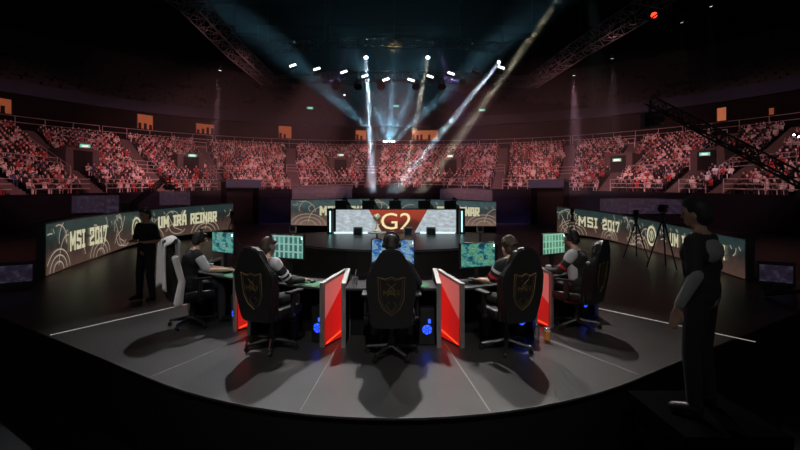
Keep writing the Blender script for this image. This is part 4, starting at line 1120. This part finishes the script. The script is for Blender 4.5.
# beams: real spot lights in real haze
def spot(p, tgt, angle, power, col, blend=.3, size=.12, name='spot'):
    l = bpy.data.lights.new(name, 'SPOT'); l.energy = power; l.color = col; l.spot_size = R(angle); l.spot_blend = blend; l.shadow_soft_size = size
    o = bpy.data.objects.new(name, l); COL.objects.link(o); o.location = p; o.rotation_euler = (V(tgt) - V(p)).to_track_quat('-Z', 'Y').to_euler(); return o
BE = 12.0
def beam(p, tgt, size, spread, power, col):
    l = bpy.data.lights.new('beam_lamp', 'AREA'); l.shape = 'DISK'; l.size = size; l.spread = R(spread); l.energy = power; l.color = col
    o = bpy.data.objects.new('beam_lamp', l); COL.objects.link(o); o.location = p; o.rotation_euler = (V(tgt) - V(p)).to_track_quat('-Z', 'Y').to_euler(); return o
beams = [((366, 57, 30), (374, 216, 24), 2.4, 600, (.62, .82, 1), 'cold white beam lamp shining straight down, left of centre'),
         ((428, 57, 30), (398, 216, 24), 2.0, 150, (1, .9, .7), 'pale beam lamp shining down to the left, right of centre'),
         ((499.5, 62, 30), (374, 216, 25), 3.2, 420, (.6, .82, 1), 'blue-white beam lamp at the right end of the upper truss')]
for a, b, an, pw, c, lab in beams:
    p, q = at(*a), at(*b); fixture(a[0], a[1], a[2], M['lampb'], lab, aim=q, w=.16, name='beam_light')
    beam(p + (q - p).normalized() * .12, q, .28, an, pw, c)
for a, b, an, pw, c, lab in [((574, 75, 30), (576, 150, 31), 15, 4800, (1, .55, .75), 'small pink lamp with a faint cone, under the right truss corner'),
                             ((220, 70, 30), (214, 150, 31), 12, 2600, (1, .5, .6), 'small pink lamp with a faint cone, left of the left truss'),
                             ((612, 58, 30), (614, 150, 32), 16, 600, (.9, .7, .8), 'tiny lamp below the right side truss'),
                             ((682, 22, 30), (684, 120, 32), 14, 500, (.9, .6, .6), 'tiny white lamp high on the right'),
                             ((711, 6, 30), (712, 120, 32), 14, 500, (.8, .7, .9), 'tiny lamp at the top edge on the right')]:
    p, q = at(*a), at(*b); fixture(a[0], a[1], a[2], M['lamp'], lab, aim=q, w=.11, name='beam_light'); spot(p + (q - p).normalized() * .1, q, an, pw * BE, c, .8)
fixture(654, 15, 28, M['lampr'], 'small red lamp on the right side truss', aim=(8, 10, 3), w=.22, name='beam_light')
fixture(344.5, 95, 32, M['lamp'], 'lone tiny white lamp below the far truss, left of centre', aim=(0, 5, 1), w=.07, name='beam_light')
# fan of blue lamps at the top of the centre stand
thf = th_of(389, RT - 1.0); bx_, by_ = ring(RT - 1.0, thf); bz = zt(thf) + .9
for i, (dx, tx, tz, an, pw) in enumerate([(-.7, -16, 9, 8, 110), (-.35, -8, 17, 8, 100), (0, 1.5, 24, 8, 150), (.35, 8, 17, 8, 100), (.7, 15, 10, 8, 110)]):
    p = V((bx_ + dx, by_, bz)); q = V((tx, 30, bz + tz))
    t = thing('beam_light', 'blue-white floor lamp at the top of the centre stand, %s of five' % pl[i], 'light', p, 0, 'blue fan lamps'); dr = (q - p).normalized()
    b = MB().tube(-dr * .3, dr * .05, .12, .16, n=12).build('housing', M['black'], t); MB().tube(dr * .05, dr * .08, .14, n=12).build('lens', M['lampb'] if i in (1, 3) else M['lamp'], b)
    MB().box((0, .05, -.5), (.08, .1, .8)).build('yoke', M['black'], t)
    beam(p + dr * .15, q, .45, an, pw * 5, (.25, .62, .85))
spot(V((bx_, by_ - .2, bz + .1)), V((0, 30, bz + 14)), 56, 6000 * BE, (.22, .55, .75), 1.)
# beams entering from above the picture
beam(at(590, -45, 28), at(405, 214, 25), .3, 2.4, 170, (1, .9, .68))
spot(at(590, -60, 24), at(596, 90, 30), 11, 700 * BE, (.5, .75, .85), .8)
# blue lamps far right
for px, py in ((794, 135), (799, 137)): fixture(px, py, 34, M['lampb'], 'tiny blue lamp at the right edge, %s of the pair' % ('left' if px < 797 else 'right'), aim=(14, 20, 12), w=.09, name='beam_light')

# haze
hm = bpy.data.materials.new('thin_haze'); hm.use_nodes = True; nt = hm.node_tree; nt.nodes.clear()
ou = nt.nodes.new('ShaderNodeOutputMaterial'); vs_ = nt.nodes.new('ShaderNodeVolumeScatter'); vs_.inputs['Density'].default_value = .0003; vs_.inputs['Anisotropy'].default_value = .1
nt.links.new(vs_.outputs[0], ou.inputs['Volume'])
o = MB().box((0, 48, 10), (84, 44, 19.8)).build('stage_haze', hm); hm2 = hm.copy(); hm2.name = 'denser_haze'; hm2.node_tree.nodes['Volume Scatter'].inputs['Density'].default_value = .0011
for k, ztop in enumerate((11, 14, 18)):
    o2 = MB().box((0, 43.2, 2.5 + (ztop - 2.5) / 2), (36 + k, 36.6 + k * .2, ztop - 2.5)).build('beam_haze', hm2)
    tag(o2, 'denser smoke drifting in the light beams over the back of the stage', 'haze', 'layers of denser smoke', kind='stuff')
tag(o, 'thin smoke haze hanging in the hall above the stands', 'haze', kind='stuff')

# ------------------------------------------------------------------ lights of the hall, and added fills
spot((0, 13, 11), (0, 5.5, 0), 31, 6200, (1, .95, .92), 1., .12, 'stage_spot')
spot((-4, 13.5, 11), (-2.4, 6.0, .4), 26, 4200, (.95, .97, 1), 1., .12, 'stage_spot')
spot((4, 13.5, 11), (2.1, 6.0, .4), 24, 4200, (1, .95, .9), 1., .12, 'stage_spot')
spot((0, -3, 9), (0, 6.2, .9), 36, 1900, (1, .96, .92), 1., .3, 'front_fill')  # added fill from behind the camera, lifts chair backs and players
spot((-6.5, 3.5, 8), (-3.1, 6.3, 1), 16, 620, (1, .97, .95), 1., .2, 'jacket_fill')  # added lamp out of view, only brightens the white jacket
spot((0, 7, 10), (X0, 14.4, 1.2), 5, 1500, (1, .97, .9), .6, .1, 'trophy_fill')  # unseen lamp added to make the trophy brighter
spot((0, 8, 11), (0, 14.8, .6), 34, 3200, (.8, .95, 1), .9, .15, 'platform_spot')
def area(p, tgt, sz, power, col, name='area'):
    l = bpy.data.lights.new(name, 'AREA'); l.energy = power; l.color = col; l.shape = 'DISK'; l.size = sz; l.spread = R(120)
    o = bpy.data.objects.new(name, l); COL.objects.link(o); o.location = p; o.rotation_euler = (V(tgt) - V(p)).to_track_quat('-Z', 'Y').to_euler(); return o
CR = 1.65
for deg, an, pw, c in [(0, 25, 21000, (1, .38, .39)), (-23, 25, 19000, (1, .38, .39)), (23, 25, 19000, (1, .38, .39)), (-45, 33, 13000, (1, .38, .39)), (45, 33, 13000, (1, .38, .39)),
                       (-64, 38, 6800, (1, .36, .38)), (64, 38, 6500, (1, .40, .42)), (-84, 34, 1300, (1, .4, .42)), (84, 34, 900, (1, .4, .42)), (0, 18, 9000, (1, .50, .50))]:
    th = R(deg); x, y = ring(29, th); spot((4 * sin(th), 17 - 3 * (1 - cos(th)), 8.8), (x, y, z_in(th) + 2.4), an, pw * CR, c, .7, .3, 'crowd_spot')
spot((3, 30, 13), (10.5, 42, 0), 20, 16000, (.5, .3, 1), .8, .1, 'purple_spot')
spot((-3, 30, 13), (-11.5, 42, 0), 16, 9000, (.5, .3, 1), .8, .1, 'purple_spot')
spot((0, 31, 25), (0, 32.4, 11), 50, 350, (.8, .85, 1), .8, .2, 'truss_spot')
spot((0, 28, 12), (0, 32.4, 13.7), 14, 5000, (1, .75, .3), .8, .2, 'truss_spot')

w = bpy.data.worlds.new('World'); S.world = w; w.use_nodes = True
w.node_tree.nodes['Background'].inputs[0].default_value = (.5, .5, .52, 1); w.node_tree.nodes['Background'].inputs[1].default_value = .12

cam = bpy.data.cameras.new('Camera'); co = bpy.data.objects.new('Camera', cam); COL.objects.link(co); S.camera = co
co.location = (0, 0, CZ); co.rotation_euler = (pi / 2, 0, 0)
cam.sensor_fit = 'HORIZONTAL'; cam.sensor_width = 36; cam.lens = 36 * F / 800
cam.shift_x = (400 - CX) / 800; cam.shift_y = (HY - 225) / 800
cam.clip_end = 400
S.view_settings.view_transform = 'Standard'; S.view_settings.look = 'None'; S.view_settings.exposure = 0; S.view_settings.gamma = 1
S.view_settings.use_curve_mapping = False
S.cycles.volume_bounces = 0; S.cycles.max_bounces = 5; S.cycles.sample_clamp_indirect = 3
S.cycles.use_light_tree = False
S.cycles.transparent_max_bounces = 32
